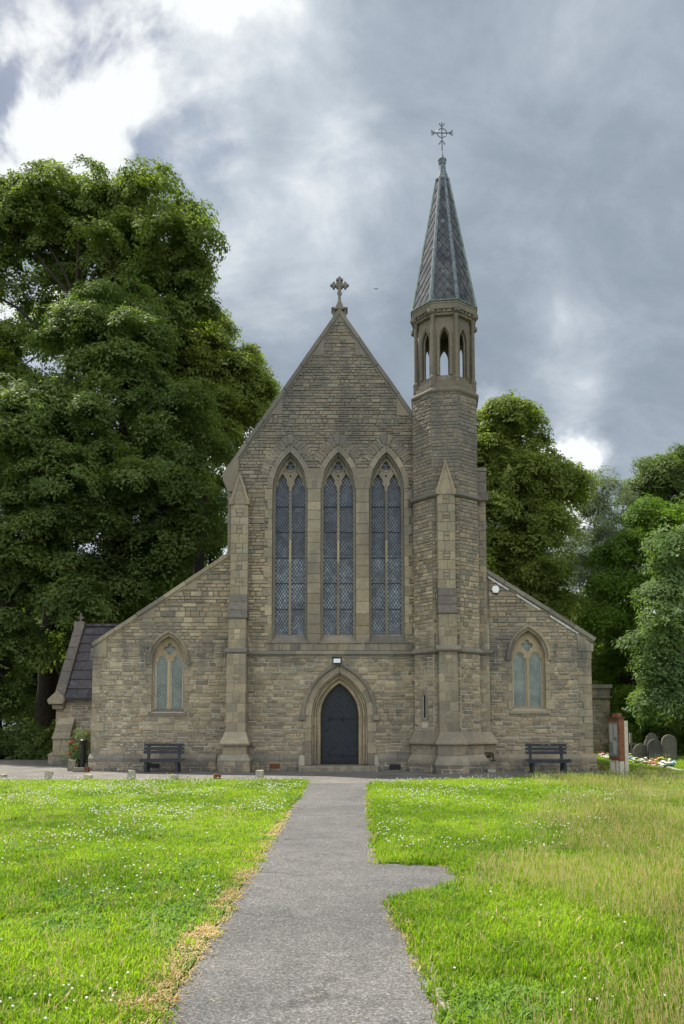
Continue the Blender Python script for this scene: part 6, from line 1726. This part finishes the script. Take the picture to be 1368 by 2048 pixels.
spec = [(1196, 1512, ['red', 'red', 'pink'], 'dark red bunch of flowers nearest to the church wall'), (1206, 1515, ['red', 'pink', 'white'], 'red and pink bunch second from the church wall'), (1215, 1519, ['white', 'white', 'lime'], 'white bunch left of the notice board'),
        (1223, 1522, ['white', 'blue'], 'pale bunch lying low just left of the notice board'), (1231, 1520, ['yellow', 'white'], 'yellow-tipped bunch beside the notice board post'), (1258, 1525, ['blue', 'white', 'blue'], 'pale blue bunch right of the notice board'),
        (1262, 1522, ['yellow', 'yellow', 'lime'], 'bright yellow bunch right of the notice board'), (1274, 1529, ['white', 'lime'], 'small white bunch before the first round gravestone'), (1290, 1531, ['white', 'green'], 'white bunch in front of the mottled gravestone'),
        (1304, 1532, ['pink', 'orange'], 'salmon pink bunch in front of the mottled gravestone'), (1318, 1534, ['orange', 'white', 'pink'], 'mixed orange bunch before the plain gravestone'), (1325, 1527, ['lime', 'yellow', 'lime'], 'tall lime yellow bunch before the plain gravestone'),
        (1333, 1537, ['white', 'white'], 'white bunch near the right end of the flower row'), (1343, 1536, ['white', 'green', 'blue'], 'white and green bunch last in the flower row')]
for i, (px, py, cs_, lb) in enumerate(spec): flower_bunch(lb, px, py, cs_, .25 if i not in (11,) else .30, 200 + i).scale = (1.2,) * 3
# low kerb behind the flowers
kp = [(1198, 1509), (1225, 1519), (1262, 1526), (1294, 1531), (1335, 1537), (1364, 1545)]
kw = tag(empty('grave_kerb', (0, 0, 0)), 'low stone kerb under the row of flowers on the right', 'kerb')
for (a, b) in zip(kp[:-1], kp[1:]):
    pa = at(a[0], a[1], FPX * CAMZ / (a[1] - 1448) - 30); pb_ = at(b[0], b[1], FPX * CAMZ / (b[1] - 1448) - 30); pa.z = pb_.z = 0
    L = (pb_ - pa).length; U = (pb_ - pa).normalized(); fr = Frame(pa, U, (0, 0, 1), U.cross(Vector((0, 0, 1))))
    k = 0
    while k < L - .1:
        l = min(random.uniform(.6, 1.1), L - k); MB().prism([(k + .01, 0), (k + l - .01, 0), (k + l - .01, .10), (k + .01, .10)], fr, -.09, .09, .02).build('kerb_stone', M['kerb'], kw); k += l
# heap of wilted stems by the corner of the right aisle
wx_, wy_ = X(1207, 1537, .6), .8 
hp_ = tag(empty('wilted_heap', (X(1205, 1538, .3), .6, 0)), 'brown heap of wilted plants beside the right corner of the church', 'plants')
for mm, nm, cnt_, sd in (('brown', 'dead_stems', 70, 1), ('red', 'dead_leaves', 40, 2)):
    mb = MB(); r_ = random.Random(sd)
    for i in range(cnt_):
        a = r_.uniform(0, 6.28); rr = .38 * math.sqrt(r_.random()); b = Vector((rr * math.cos(a), rr * math.sin(a) * .6, r_.uniform(.02, .22 * (1.2 - rr / .38)))); d = Vector((r_.uniform(-1, 1), r_.uniform(-1, 1), r_.uniform(-.2, .8))).normalized() * .16
        if nm == 'dead_stems': mb.tube([b, b + d * .6 + Vector((0, 0, .02)), b + d], [.008, .007, .004], 4)
        else:
            s = d.cross(Vector((0, 0, 1))).normalized() * .03; mb.add([b, b + d * .25 + s, b + d * .5, b + d * .25 - s], [(0, 1, 2), (0, 2, 3)])
    mb.build(nm, M['f_brown'], hp_)
# a bird far off over the roof
bd = MB(); 
for s in (-1, 1): bd.add([(0, 0, 0), (s * .15, -.03, .08), (s * .3, .02, .02), (s * .14, .08, .04)], [(0, 1, 2, 3)])
bd.tube([(0, -.16, 0), (0, -.08, .01), (0, .12, 0), (0, .22, -.01)], [.01, .045, .04, .008], 6)
bo = bd.build('bird', M['black']); bo.location = at(752, 578, 60); tag(bo, 'tiny dark bird gliding in the sky left of the spire', 'bird')
# grit, dead clippings and litter along both edges of the path
r_ = random.Random(12)
for nm, mm, cnt_, lb in (('path_grit', 'kerb', 1500, 'loose grit and small stones along the path edges'), ('grass_clippings', 'dryblade', 1500, 'dead grass clippings along the path edges')):
    mb = MB()
    for i in range(cnt_):
        y = -26 + 20 * r_.random() ** 1.7; dd = abs(r_.gauss(0, .07)); x = (PL + dd) if r_.random() < .55 else float(right_x(np.array([y]))[0]) - dd
        if r_.random() < .08: x = r_.uniform(PL, .45)
        a = r_.uniform(0, 6.28); s_ = r_.uniform(.004, .011) if nm == 'path_grit' else r_.uniform(.012, .035)
        if nm == 'path_grit': mb.add([(x + s_ * math.cos(a), y + s_ * math.sin(a), .003), (x + s_ * math.cos(a + 2.1), y + s_ * math.sin(a + 2.1), .003), (x + s_ * math.cos(a + 4.2), y + s_ * math.sin(a + 4.2), .003), (x, y, .004 + s_)], [(0, 1, 3), (1, 2, 3), (2, 0, 3)])
        else:
            c = Vector((x, y, .008)); d = Vector((math.cos(a), math.sin(a), r_.uniform(-.1, .3))) * s_; e = Vector((-math.sin(a), math.cos(a), 0)) * .0016
            mb.add([c - d + e, c - d - e, c + d - e, c + d + e], [(0, 1, 2, 3)])
    tag(mb.build(nm, M[mm], None, 'stuff'), lb)
# fallen leaves on the drive
ld = MB(); r_ = random.Random(3)
for i in range(90):
    px = r_.uniform(-13, 9); py = r_.uniform(-5.6, -.4) if px > -9 else r_.uniform(-5, 6); a = r_.uniform(0, 6.28); s_ = r_.uniform(.02, .05)
    c = Vector((px, py, .008)); d = Vector((math.cos(a), math.sin(a), .1)) * s_; e = Vector((-math.sin(a), math.cos(a), .1)) * s_ * .5
    ld.add([c - d, c + e, c + d, c - e], [(0, 1, 2, 3)])
tag(ld.build('fallen_leaves', M['f_brown'], None, 'stuff'), 'dead leaves scattered over the drive')

print('sprigs', STAT)
